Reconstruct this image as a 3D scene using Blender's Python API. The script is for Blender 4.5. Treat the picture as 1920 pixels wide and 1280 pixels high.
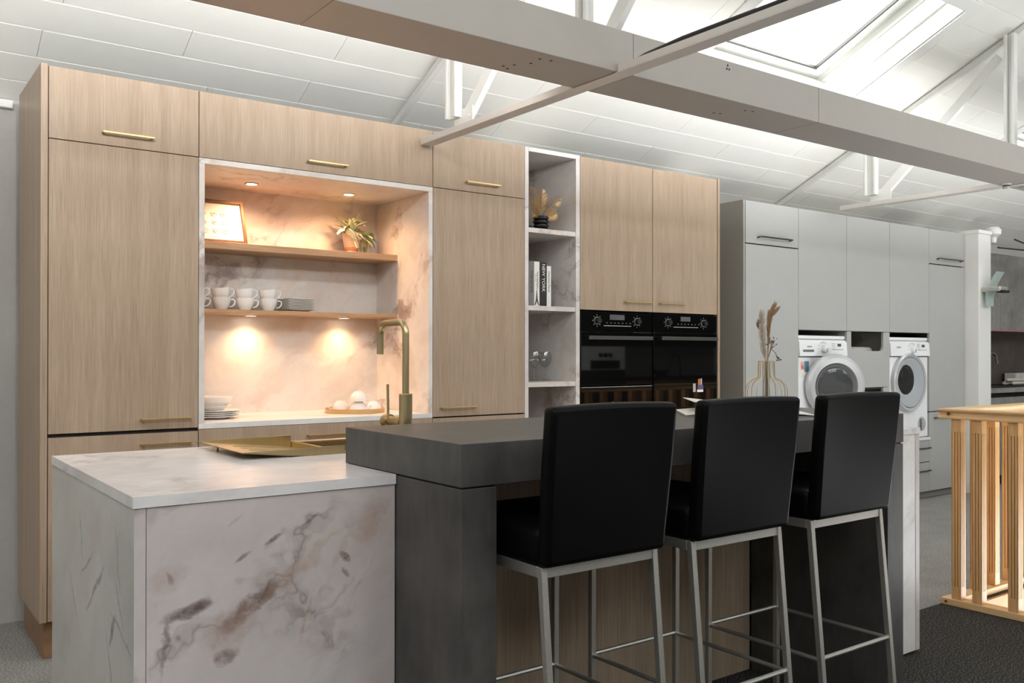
import bpy, bmesh, math, random
from math import sin, cos, pi, radians, sqrt
from mathutils import Vector, Matrix
random.seed(7)
for o in list(bpy.data.objects): bpy.data.objects.remove(o, do_unlink=True)
sc = bpy.context.scene
col = sc.collection

# ------------------------------------------------------------------ camera, world, lights, exposure
CAM = Vector((-0.63598, -4.01667, 1.23737)); FPX = 1688.33; YAW = 0.633079; PITCH = 0.0044444; ROLL = 0.00068262
fw = Vector((sin(YAW)*cos(PITCH), cos(YAW)*cos(PITCH), sin(PITCH)))
rt = Vector((cos(YAW), -sin(YAW), 0)); up = rt.cross(fw)
r2 = rt*cos(ROLL)+up*sin(ROLL); u2 = up*cos(ROLL)-rt*sin(ROLL)
cd = bpy.data.cameras.new('camera'); cam = bpy.data.objects.new('camera', cd); col.objects.link(cam)
M = Matrix((r2, u2, -fw)).transposed().to_4x4(); M.translation = CAM
cam.matrix_world = M
cd.sensor_width = 36; cd.sensor_fit = 'HORIZONTAL'; cd.lens = FPX/1920*36; cd.shift_y = 15.78/1920; cd.clip_start = .05
sc.camera = cam
sc.view_settings.view_transform = 'Standard'; sc.view_settings.look = 'None'
sc.view_settings.gamma = 1; sc.view_settings.exposure = 0.44
sc.view_settings.use_curve_mapping = False

W = bpy.data.worlds.new('overcast_sky'); sc.world = W; W.use_nodes = True
bg = W.node_tree.nodes['Background']; bg.inputs['Color'].default_value = (.93, .97, 1, 1); bg.inputs['Strength'].default_value = 4.6

def light(name, kind, loc, energy, color=(1, 1, 1), target=None, **kw):
    l = bpy.data.lights.new(name, kind); l.energy = energy; l.color = color
    for k, v in kw.items(): setattr(l, k, v)
    o = bpy.data.objects.new(name, l); col.objects.link(o); o.location = loc
    if target is not None:
        o.rotation_euler = (Vector(target)-Vector(loc)).to_track_quat('-Z', 'Y').to_euler()
    return o
DAY = (.985, .99, 1.0)
# added fill lights high above the view, without fixtures, to lift the room
for x, e in ((-1.6, 16), (1.2, 8), (4.2, 5.5), (7.4, 6), (10.4, 6)):
    light('added_fill', 'AREA', (x, -3.5, 3.95), e, DAY, (x, -3.4, 0), shape='RECTANGLE', size=1.5, size_y=.35)
# unseen strips shining up at the roof, first row on top of the beam
for x, e in ((-2.2, 15), (1.0, 9.5), (4.2, 10), (7.4, 5), (10.6, 4)):
    light('unseen_uplight', 'AREA', (x, -1.17, 2.49), e, DAY, (x, .5, 3.15), shape='RECTANGLE', size=3.0, size_y=.08, spread=radians(104))
    light('unseen_uplight', 'AREA', (x, -3.7, 2.72), e*.45+2.5, DAY, (x, 0, 3.5), shape='RECTANGLE', size=3.0, size_y=.1, spread=radians(125))  # second row added free in the air to spread light over the roof
light('added_fill', 'AREA', (-1.1, -3.7, 3.1), 15, DAY, (.0, -1.8, .8), shape='RECTANGLE', size=1.2, size_y=.4)  # one more added fill, from the left, for the island
light('added_warm_spot', 'SPOT', (-.75, -1.36, 1.05), 30, (1, .62, .36), (.75, -1.36, 2.32), spot_size=radians(44), spot_blend=1.0, shadow_soft_size=.05)  # unseen spot added to tint the beam underside orange
# display spots fixed behind the boxed beam, aimed at the cupboard fronts
for x, e in ((-.1, 20), (1.35, 9), (3.0, 5), (4.9, 4), (6.6, 6)):
    light('display_spot', 'SPOT', (x, -1.13, 2.43), e, (1, .965, .93), (x+.25, .1, 1.2), spot_size=radians(150), spot_blend=.9, shadow_soft_size=.03)
WARM = (1, .56, .27)
for x, y, z, e in ((.96, .338, 2.066, 13), (1.479, .322, 2.066, 13), (1.015, .495, 1.424, 6.8), (1.535, .495, 1.424, 6.8)):
    light('niche_lamp', 'SPOT', (x, y, z), e, WARM, (x, y+.0001, 0), spot_size=radians(158 if z > 2 else 130), spot_blend=1.0, shadow_soft_size=.022)

# ------------------------------------------------------------------ node helpers
def srgb(r, g, b):
    f = lambda c: (c/255/12.92) if c/255 <= .04045 else ((c/255+.055)/1.055)**2.4
    return (f(r), f(g), f(b), 1)
class N:
    def __init__(s, name):
        s.m = bpy.data.materials.new(name); s.m.use_nodes = True; s.t = s.m.node_tree; s.b = s.t.nodes['Principled BSDF']
    def n(s, ty, **kw):
        x = s.t.nodes.new(ty)
        for k, v in kw.items(): setattr(x, k, v)
        return x
    def L(s, a, b): s.t.links.new(a, b)
    def pos(s, scale=(1, 1, 1), rot=(0, 0, 0), obj=False):
        if obj: src = s.n('ShaderNodeTexCoord').outputs['Object']
        else: src = s.n('ShaderNodeNewGeometry').outputs['Position']
        mp = s.n('ShaderNodeMapping'); mp.inputs['Scale'].default_value = scale; mp.inputs['Rotation'].default_value = rot
        s.L(src, mp.inputs['Vector']); return mp.outputs['Vector']
    def noise(s, vec, scale, detail=4, rough=.55, dist=0):
        x = s.n('ShaderNodeTexNoise'); s.L(vec, x.inputs['Vector'])
        x.inputs['Scale'].default_value = scale; x.inputs['Detail'].default_value = detail
        x.inputs['Roughness'].default_value = rough; x.inputs['Distortion'].default_value = dist
        return x.outputs['Fac']
    def ramp(s, fac, stops):
        x = s.n('ShaderNodeValToRGB'); e = x.color_ramp.elements
        while len(e) < len(stops): e.new(.5)
        for el, (p, c) in zip(e, stops): el.position = p; el.color = c if len(c) == 4 else (*c, 1)
        s.L(fac, x.inputs['Fac']); return x.outputs['Color']
    def mix(s, fac, a, b, mode='MIX'):
        x = s.n('ShaderNodeMix', data_type='RGBA', blend_type=mode)
        for sock, v in ((x.inputs['Factor'], fac), (x.inputs['A'], a), (x.inputs['B'], b)):
            if isinstance(v, (float, int)): sock.default_value = v
            elif isinstance(v, tuple): sock.default_value = v
            else: s.L(v, sock)
        for inp in x.inputs:
            if inp.type == 'RGBA':
                v = a if inp.name == 'A' else b if inp.name == 'B' else None
                if v is None: continue
                if isinstance(v, tuple): inp.default_value = v
                else: s.L(v, inp)
        for inp in x.inputs:
            if inp.type == 'VALUE' and inp.name == 'Factor':
                if isinstance(fac, (float, int)): inp.default_value = fac
                else: s.L(fac, inp)
        return [o for o in x.outputs if o.type == 'RGBA'][0]
    def math(s, op, a, b=None):
        x = s.n('ShaderNodeMath', operation=op)
        for i, v in enumerate((a, b)):
            if v is None: continue
            if isinstance(v, (float, int)): x.inputs[i].default_value = v
            else: s.L(v, x.inputs[i])
        return x.outputs[0]
    def color(s, v):
        if isinstance(v, tuple): s.b.inputs['Base Color'].default_value = v
        else: s.L(v, s.b.inputs['Base Color'])
    def set(s, **kw):
        names = dict(rough='Roughness', metal='Metallic', spec='Specular IOR Level', trans='Transmission Weight', ior='IOR', coat='Coat Weight', alpha='Alpha')
        for k, v in kw.items():
            if isinstance(v, (float, int)): s.b.inputs[names[k]].default_value = v
            else: s.L(v, s.b.inputs[names[k]])
    def bump(s, h, strength=.2, dist=.002):
        x = s.n('ShaderNodeBump'); x.inputs['Strength'].default_value = strength; x.inputs['Distance'].default_value = dist
        s.L(h, x.inputs['Height']); s.L(x.outputs['Normal'], s.b.inputs['Normal'])

def plain(name, c, rough=.5, metal=0., spec=.5, var=.04, sc_=9.):
    k = N(name); v = k.noise(k.pos(obj=True), sc_, 3)
    lo = tuple(x*(1-var) for x in c[:3])+(1,); hi = tuple(min(1, x*(1+var)) for x in c[:3])+(1,)
    k.color(k.ramp(v, [(.3, lo), (.7, hi)])); k.set(rough=rough, metal=metal, spec=spec); return k.m

def oak(name, axis, c1, c2, c3, rough=.42):
    k = N(name)
    st = {'z': (1, 1, .018), 'x': (.018, 1, 1), 'y': (1, .018, 1)}[axis]
    f = k.noise(k.pos(st), 260, 4, .68); g = k.noise(k.pos(tuple(v if v == 1 else .03 for v in st)), 17, 4, .6)
    a = k.ramp(f, [(.28, c1), (.5, c2), (.74, c3)])
    t = k.ramp(g, [(.28, (.84, .82, .79)), (.5, (.95, .945, .94)), (.72, (1.04, 1.05, 1.06))])
    k.color(k.mix(1.0, a, t, 'MULTIPLY')); k.set(rough=rough, spec=.35); k.bump(f, .12, .0006); return k.m

def marble(name, base, smear=1.0, rough=.3, seed=(0, 0, 0), thr=.58, blobs=(), plane='xz', veins=()):
    k = N(name)
    src = k.n('ShaderNodeNewGeometry').outputs['Position']
    mp = k.n('ShaderNodeMapping'); mp.inputs['Location'].default_value = seed; k.L(src, mp.inputs['Vector']); p0 = mp.outputs['Vector']
    def warp(amt, sc_):
        wn = k.n('ShaderNodeTexNoise'); wn.inputs['Scale'].default_value = sc_; wn.inputs['Detail'].default_value = 5; wn.inputs['Roughness'].default_value = .6; k.L(p0, wn.inputs['Vector'])
        sub = k.n('ShaderNodeVectorMath', operation='SUBTRACT'); sub.inputs[1].default_value = (.5, .5, .5); k.L(wn.outputs['Color'], sub.inputs[0])
        scl = k.n('ShaderNodeVectorMath', operation='SCALE'); scl.inputs['Scale'].default_value = amt; k.L(sub.outputs[0], scl.inputs[0])
        add = k.n('ShaderNodeVectorMath', operation='ADD'); k.L(p0, add.inputs[0]); k.L(scl.outputs[0], add.inputs[1])
        r1 = k.n('ShaderNodeMapping'); r1.inputs['Rotation'].default_value = (.25, .62, .3); k.L(add.outputs[0], r1.inputs['Vector'])
        r2_ = k.n('ShaderNodeMapping'); r2_.inputs['Scale'].default_value = (.42, .8, 1.35); k.L(r1.outputs[0], r2_.inputs['Vector']); return r2_.outputs['Vector']
    p = warp(.38, 2.6); q = warp(.7, 1.6)
    f = lambda c, g: tuple(min(1, x*g) for x in c[:3])
    cl = k.noise(q, 2.6, 7, .62)
    c = k.ramp(cl, [(.30, f(base, .74)), (.45, f(base, .90)), (.58, f(base, 1.0)), (.72, f(base, 1.1))])
    warm = k.ramp(k.noise(q, 3.1, 6, .65), [(.48, (0, 0, 0)), (.66, (1, 1, 1))])
    c = k.mix(k.math('MULTIPLY', k.bw(warm), .55*smear), c, srgb(204, 180, 160))
    # brown smears: crisp on one side, feathered on the other
    sm = k.noise(p, 2.5, 9, .6)
    smk = k.ramp(sm, [(thr, (0, 0, 0)), (thr+.035, (.28,)*3), (thr+.06, (.75,)*3), (thr+.12, (1, 1, 1))])
    big = k.ramp(k.noise(p0, 1.35, 2), [(.42, (.15,)*3), (.58, (1, 1, 1))])
    c = k.mix(k.math('MULTIPLY', k.math('MULTIPLY', k.bw(smk), k.bw(big)), .9*smear), c, srgb(128, 101, 90))
    v = k.noise(q, 1.5, 6, .55)
    d = k.math('ABSOLUTE', k.math('SUBTRACT', v, .5))
    vk = k.ramp(d, [(0, (1, 1, 1)), (.006, (.5,)*3), (.03, (0, 0, 0))])
    msk = k.ramp(k.noise(p0, 2.3, 2), [(.48, (0, 0, 0)), (.62, (1, 1, 1))])
    c = k.mix(k.math('MULTIPLY', k.math('MULTIPLY', k.bw(vk), k.bw(msk)), .62), c, srgb(118, 98, 90))
    if blobs or veins:      # stains of the printed pattern that the photograph shows in fixed places
        fine = k.n('ShaderNodeTexNoise'); fine.inputs['Scale'].default_value = 16; fine.inputs['Detail'].default_value = 6; fine.inputs['Roughness'].default_value = .65; k.L(src, fine.inputs['Vector'])
        sb = k.n('ShaderNodeVectorMath', operation='SUBTRACT'); sb.inputs[1].default_value = (.5, .5, .5); k.L(fine.outputs['Color'], sb.inputs[0])
        mott = k.ramp(k.noise(k.pos((1, 1, 1)), 34, 6, .7), [(.34, (.35,)*3), (.6, (1, 1, 1))])
        for cx, cz, a, b, ang, amt, wr, colr in list(blobs)+list(veins):
            ws = k.n('ShaderNodeVectorMath', operation='SCALE'); ws.inputs['Scale'].default_value = wr; k.L(sb.outputs[0], ws.inputs[0])
            wa = k.n('ShaderNodeVectorMath', operation='ADD'); k.L(src, wa.inputs[0]); k.L(ws.outputs[0], wa.inputs[1])
            s1 = k.n('ShaderNodeVectorMath', operation='SUBTRACT'); s1.inputs[1].default_value = (cx, 0, cz) if plane == 'xz' else (0, cx, cz); k.L(wa.outputs[0], s1.inputs[0])
            A = radians(ang); ca, sa = cos(A), sin(A); u = (ca, 0, sa) if plane == 'xz' else (0, ca, sa); w_ = (-sa, 0, ca) if plane == 'xz' else (0, -sa, ca)
            dd = []
            for vec, r in ((u, a), (w_, b)):
                dt = k.n('ShaderNodeVectorMath', operation='DOT_PRODUCT'); dt.inputs[1].default_value = tuple(x/r for x in vec); k.L(s1.outputs[0], dt.inputs[0]); dd.append(k.math('MULTIPLY', dt.outputs['Value'], dt.outputs['Value']))
            d2 = k.math('ADD', dd[0], dd[1])
            mk = k.ramp(d2, [(0, (1, 1, 1)), (.35, (.8,)*3), (.75, (.28,)*3), (1, (0, 0, 0))])
            c = k.mix(k.math('MULTIPLY', k.math('MULTIPLY', k.bw(mk), k.bw(mott)), amt), c, colr)
    k.color(c); k.set(rough=rough, spec=.45); return k.m
def _bw(s, c):
    x = s.n('ShaderNodeRGBToBW'); s.L(c, x.inputs[0]); return x.outputs[0]
N.bw = _bw

def concrete(name, c1, c2, rough=.42):
    k = N(name); p = k.pos()
    a = k.noise(p, 4.5, 7, .62); b = k.noise(k.pos((1, 1, .25)), 38, 4, .6)
    m = k.math('ADD', k.math('MULTIPLY', a, .7), k.math('MULTIPLY', b, .3))
    k.color(k.ramp(m, [(.36, c1), (.64, c2)])); k.set(rough=rough, spec=.4); return k.m

def carpet(name, c1, c2, c3):
    k = N(name); p = k.pos()
    f = k.noise(p, 135, 3, .8); g = k.noise(p, 5, 3)
    c = k.ramp(f, [(.36, c1), (.5, c2), (.62, c3)])
    k.color(k.mix(1.0, c, k.ramp(g, [(.3, (.9,)*3), (.7, (1.05,)*3)]), 'MULTIPLY')); k.set(rough=.97, spec=.1); k.bump(f, .9, .006); return k.m

def metal(name, c, rough, brushed=None):
    k = N(name); p = k.pos(brushed or (1, 1, 1), obj=True); f = k.noise(p, 140, 3)
    k.color(k.ramp(f, [(.3, tuple(x*.9 for x in c[:3])), (.7, c[:3])])); k.set(rough=rough, metal=1.0); return k.m

def glass_mat(name, tint=(1, 1, 1, 1), refl=1.0, rough=0.0):
    m = bpy.data.materials.new(name); m.use_nodes = True; t = m.node_tree; t.nodes.clear()
    o = t.nodes.new('ShaderNodeOutputMaterial'); tr = t.nodes.new('ShaderNodeBsdfTransparent'); gl = t.nodes.new('ShaderNodeBsdfGlossy')
    lw = t.nodes.new('ShaderNodeLayerWeight'); lw.inputs['Blend'].default_value = .5; mx = t.nodes.new('ShaderNodeMixShader')
    pw = t.nodes.new('ShaderNodeMath'); pw.operation = 'POWER'; pw.inputs[1].default_value = 4.0
    mu = t.nodes.new('ShaderNodeMath'); mu.operation = 'MULTIPLY_ADD'; mu.inputs[1].default_value = .8*refl; mu.inputs[2].default_value = .045*refl; mu.use_clamp = True
    tr.inputs[0].default_value = tint; gl.inputs['Roughness'].default_value = rough
    t.links.new(lw.outputs['Facing'], pw.inputs[0]); t.links.new(pw.outputs[0], mu.inputs[0]); t.links.new(mu.outputs[0], mx.inputs[0])
    t.links.new(tr.outputs[0], mx.inputs[1]); t.links.new(gl.outputs[0], mx.inputs[2]); t.links.new(mx.outputs[0], o.inputs[0]); return m

def emit(name, c, s):
    m = bpy.data.materials.new(name); m.use_nodes = True; b = m.node_tree.nodes['Principled BSDF']
    b.inputs['Base Color'].default_value = c; b.inputs['Emission Color'].default_value = c; b.inputs['Emission Strength'].default_value = s; return m

MT = {}
OA = (srgb(150, 129, 109), srgb(173, 151, 129), srgb(187, 166, 145))
MT['oak'] = oak('oak_laminate', 'z', *OA)
MT['oak_x'] = oak('oak_laminate_lengthways', 'x', srgb(168, 132, 98), srgb(190, 154, 118), srgb(206, 174, 140))
MT['oak_plinth'] = oak('oak_plinth', 'x', srgb(128, 96, 70), srgb(150, 116, 86), srgb(166, 132, 102))
MT['marble'] = marble('marble_laminate', srgb(212, 201, 198), 1.0)
BR = srgb(112, 88, 78); TN = srgb(176, 146, 126); GV = srgb(96, 92, 86)
MT['marble_front'] = marble('marble_laminate_front', srgb(210, 199, 197), .55, .32, (0.6, 0, .9), .64, blobs=(
    (-.039, .669, .066, .017, 14, 1, .035, srgb(104, 84, 80)), (-.015, .680, .035, .016, 20, .8, .03, srgb(104, 84, 80)), (.102, .659, .085, .026, 32, 1, .06, BR), (.14, .685, .045, .022, 40, .9, .05, BR), (.049, .558, .033, .019, 28, .9, .05, BR),
    (.06, .62, .09, .05, 40, .45, .09, TN), (.249, .842, .031, .0055, 32, .9, .02, BR), (.160, .807, .028, .007, 25, .9, .02, BR), (.087, .774, .024, .006, 27, .8, .02, BR), (.068, .858, .024, .005, 35, .6, .02, TN),
    (.402, .810, .055, .035, 50, .6, .09, TN), (.42, .85, .05, .03, 20, .45, .09, TN), (.339, .742, .022, .010, -50, .9, .03, BR), (.33, .76, .05, .012, 60, .4, .05, TN), (-.076, .748, .020, .007, -60, .8, .03, BR), (-.08, .75, .05, .035, 10, .4, .08, TN),
    (-.085, .60, .07, .009, 82, .7, .05, BR), (.238, .607, .062, .006, 71, .6, .04, TN), (.341, .703, .02, .006, -60, .8, .03, BR), (.26, .75, .12, .018, 38, .4, .09, TN), (.19, .71, .10, .02, 36, .45, .08, TN)))
MT['marble_side'] = marble('marble_laminate_side', srgb(206, 203, 198), .35, .3, (2.6, .7, .3), .64, plane='yz', veins=(
    (-1.62, .66, .15, .010, -36, .8, .05, GV), (-1.80, .60, .06, .013, -55, 1, .04, GV), (-1.52, .70, .12, .006, -28, .7, .04, GV), (-1.88, .615, .12, .006, 14, .7, .05, GV), (-1.86, .68, .08, .007, 50, .6, .04, GV),
    (-1.36, .58, .12, .006, 48, .6, .03, GV), (-1.45, .76, .08, .012, 70, .5, .06, GV), (-1.62, .79, .14, .05, -50, .3, .10, TN), (-1.85, .78, .10, .012, 75, .4, .06, GV), (-1.78, .50, .13, .01, 62, .5, .05, GV)))
MT['marble_top'] = marble('marble_laminate_top', srgb(238, 233, 232), .35, .2, (1.7, .4, 2.9), .62)
MT['marble_light'] = marble('marble_laminate_pale', srgb(232, 229, 226), .35, .3, (3.3, 1.2, 5.7))
MT['marble_shelf'] = marble('marble_laminate_shelf', srgb(222, 217, 213), .95, .3, (4.6, 3.2, 2.1), .57)
MT['marble_niche'] = marble('marble_laminate_niche', srgb(228, 222, 216), .95, .35, (7.1, 2.2, 1.4), .57)
MT['concrete'] = concrete('dark_concrete_laminate', srgb(62, 60, 58), srgb(90, 87, 84))
MT['concrete_wall'] = concrete('grey_concrete_front', srgb(118, 116, 112), srgb(150, 147, 141), .6)
MT['splash'] = concrete('brown_splashback', srgb(74, 64, 58), srgb(98, 86, 78), .5)
MT['grey'] = plain('matt_grey_lacquer', srgb(174, 174, 171), .48, spec=.35, var=.012)
MT['grey_side'] = plain('grey_side_panel', srgb(150, 147, 140), .5, var=.02)
MT['white'] = plain('white_paint', srgb(232, 231, 226), .5, var=.012)
MT['ceil'] = plain('white_ceiling_lacquer', srgb(236, 235, 228), .42, var=.012)
MT['wallp'] = plain('painted_wall', srgb(180, 177, 171), .85, var=.03, sc_=30)
MT['beam'] = plain('beam_lining', srgb(164, 158, 150), .55, var=.015)
MT['chord'] = plain('shaded_white_steel', srgb(204, 199, 193), .45, var=.02)  # same white paint as the posts, weak light put into the colour
MT['steelwhite'] = plain('white_painted_steel', srgb(226, 225, 220), .4, var=.02)
MT['carpet_l'] = carpet('light_carpet', srgb(112, 110, 107), srgb(150, 148, 144), srgb(186, 184, 180))
MT['carpet_d'] = carpet('dark_carpet', srgb(24, 23, 22), srgb(56, 54, 52), srgb(118, 115, 111))
MT['black'] = plain('dark_gap', srgb(20, 18, 16), .7, var=.1)
MT['darkbody'] = plain('dark_carcass', srgb(48, 44, 40), .7, var=.1)
MT['brass'] = metal('brushed_brass', srgb(200, 180, 138), .30, (1, 1, .05))
MT['gold'] = metal('gold_handle', srgb(206, 178, 128), .36)
MT['steel'] = metal('satin_steel', srgb(206, 203, 196), .5)
MT['darksteel'] = metal('dark_steel_handle', srgb(110, 108, 104), .35)
MT['chrome'] = metal('chrome', srgb(220, 220, 220), .12)
def leather():
    k = N('black_leather'); p = k.pos(obj=True); f = k.noise(p, 420, 4, .6); g = k.noise(p, 9, 3)
    k.color(k.ramp(g, [(.3, srgb(5, 5, 5)), (.7, srgb(7, 7, 7))])); k.set(rough=.42, spec=.11); k.bump(f, .25, .0008); return k.m
MT['leather'] = leather()
k = N('black_oven_glass'); k.color(srgb(10, 10, 10)); k.set(rough=.03, spec=.5); kk = k.noise(k.pos(), 3, 2); MT['ovenglass'] = k.m
MT['ovenblack'] = plain('oven_black', srgb(24, 24, 24), .35, var=.05)
MT['lcd'] = plain('grey_display', srgb(86, 86, 86), .4)
MT['print'] = plain('pale_print', srgb(176, 174, 168), .6)
MT['porcelain'] = plain('white_porcelain', srgb(238, 236, 232), .22, var=.01)
MT['enamel'] = plain('white_enamel', srgb(236, 237, 238), .28, var=.01)
MT['silver'] = plain('silver_plastic', srgb(196, 197, 198), .3, .3, var=.01)
MT['pot'] = plain('cream_ceramic', srgb(214, 196, 172), .6, var=.06)
MT['potfoot'] = plain('terracotta_band', srgb(196, 132, 82), .7, var=.06)
MT['leaf'] = plain('sage_leaf', srgb(150, 158, 124), .6, var=.25, sc_=40)
MT['leafpale'] = plain('pale_leaf', srgb(222, 219, 196), .6, var=.12, sc_=40)
MT['goldleaf'] = metal('gold_painted_frond', srgb(198, 156, 92), .38)
MT['blackgloss'] = plain('black_gloss_ceramic', srgb(20, 20, 22), .12, var=.05)
MT['paper'] = plain('white_paper', srgb(232, 228, 220), .8, var=.02)
MT['paperprint'] = plain('grey_print', srgb(158, 150, 142), .8, var=.1)
MT['framewood'] = oak('frame_wood', 'z', srgb(92, 62, 40), srgb(112, 78, 52), srgb(132, 94, 64))
MT['bookgrey'] = plain('grey_cloth_cover', srgb(120, 118, 115), .8)
MT['bookblack'] = plain('black_cover', srgb(34, 32, 33), .6)
MT['ink'] = plain('dark_ink', srgb(60, 58, 56), .8)
MT['glass'] = glass_mat('clear_glass', (.93, .94, .94, 1), 1.7)
MT['skyglass'] = glass_mat('skylight_glass', (.97, .985, .98, 1), .8)
MT['doorglass'] = glass_mat('smoked_door_glass', (.88, .89, .90, 1), .9)
MT['frost'] = (lambda k: (k.color(srgb(214, 230, 225)), k.set(rough=.45, trans=.5, spec=.4), k.m)[2])(N('frosted_glass'))
MT['pine'] = oak('lacquered_pine', 'z', srgb(206, 152, 96), srgb(226, 178, 120), srgb(238, 200, 148), .35)
MT['pine_x'] = oak('lacquered_pine_lengthways', 'x', srgb(216, 172, 120), srgb(232, 192, 142), srgb(242, 210, 164), .35)
MT['pine_y'] = oak('lacquered_pine_rail', 'y', srgb(216, 172, 120), srgb(232, 192, 142), srgb(242, 210, 164), .35)
MT['knot'] = plain('pine_knot', srgb(104, 66, 36), .6)
MT['pampas'] = plain('cream_pampas', srgb(216, 204, 188), .9, var=.08, sc_=60)
MT['pampasb'] = plain('brown_pampas', srgb(158, 124, 92), .9, var=.15, sc_=60)
MT['drytwig'] = plain('dry_twig', srgb(92, 84, 62), .8, var=.2)
MT['cable'] = plain('black_cable', srgb(42, 42, 42), .5)
MT['bulb'] = emit('lamp_disc', (1, .86, .68, 1), 14)
MT['red'] = plain('red_print', srgb(186, 104, 108), .6)
MT['teal'] = plain('teal_print', srgb(74, 132, 150), .6, var=.2, sc_=60)
MT['orange'] = plain('orange_print', srgb(206, 112, 48), .6, var=.3, sc_=80)
MT['purple'] = plain('purple_print', srgb(96, 78, 128), .6)
MT['pink'] = plain('pink_cloth', srgb(222, 168, 168), .9)
MT['drum'] = metal('drum_steel', srgb(150, 150, 150), .3)
MT['drumdark'] = plain('dark_drum', srgb(62, 62, 62), .3, .4)
MT['pinefascia'] = plain('orange_pine_board', srgb(186, 128, 68), .5, var=.06)
MT['pinegrooveshade'] = plain('pine_groove_shade', srgb(150, 100, 52), .5, var=.05)  # shade inside the baluster grooves, put into a darker pine colour
MT['rubber'] = plain('grey_door_seal', srgb(112, 112, 112), .7)
MT['towel'] = plain('cream_towel', srgb(210, 204, 194), .95, var=.06, sc_=60)
MT['magblue'] = plain('slate_page', srgb(120, 122, 124), .6, var=.2, sc_=20)

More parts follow.
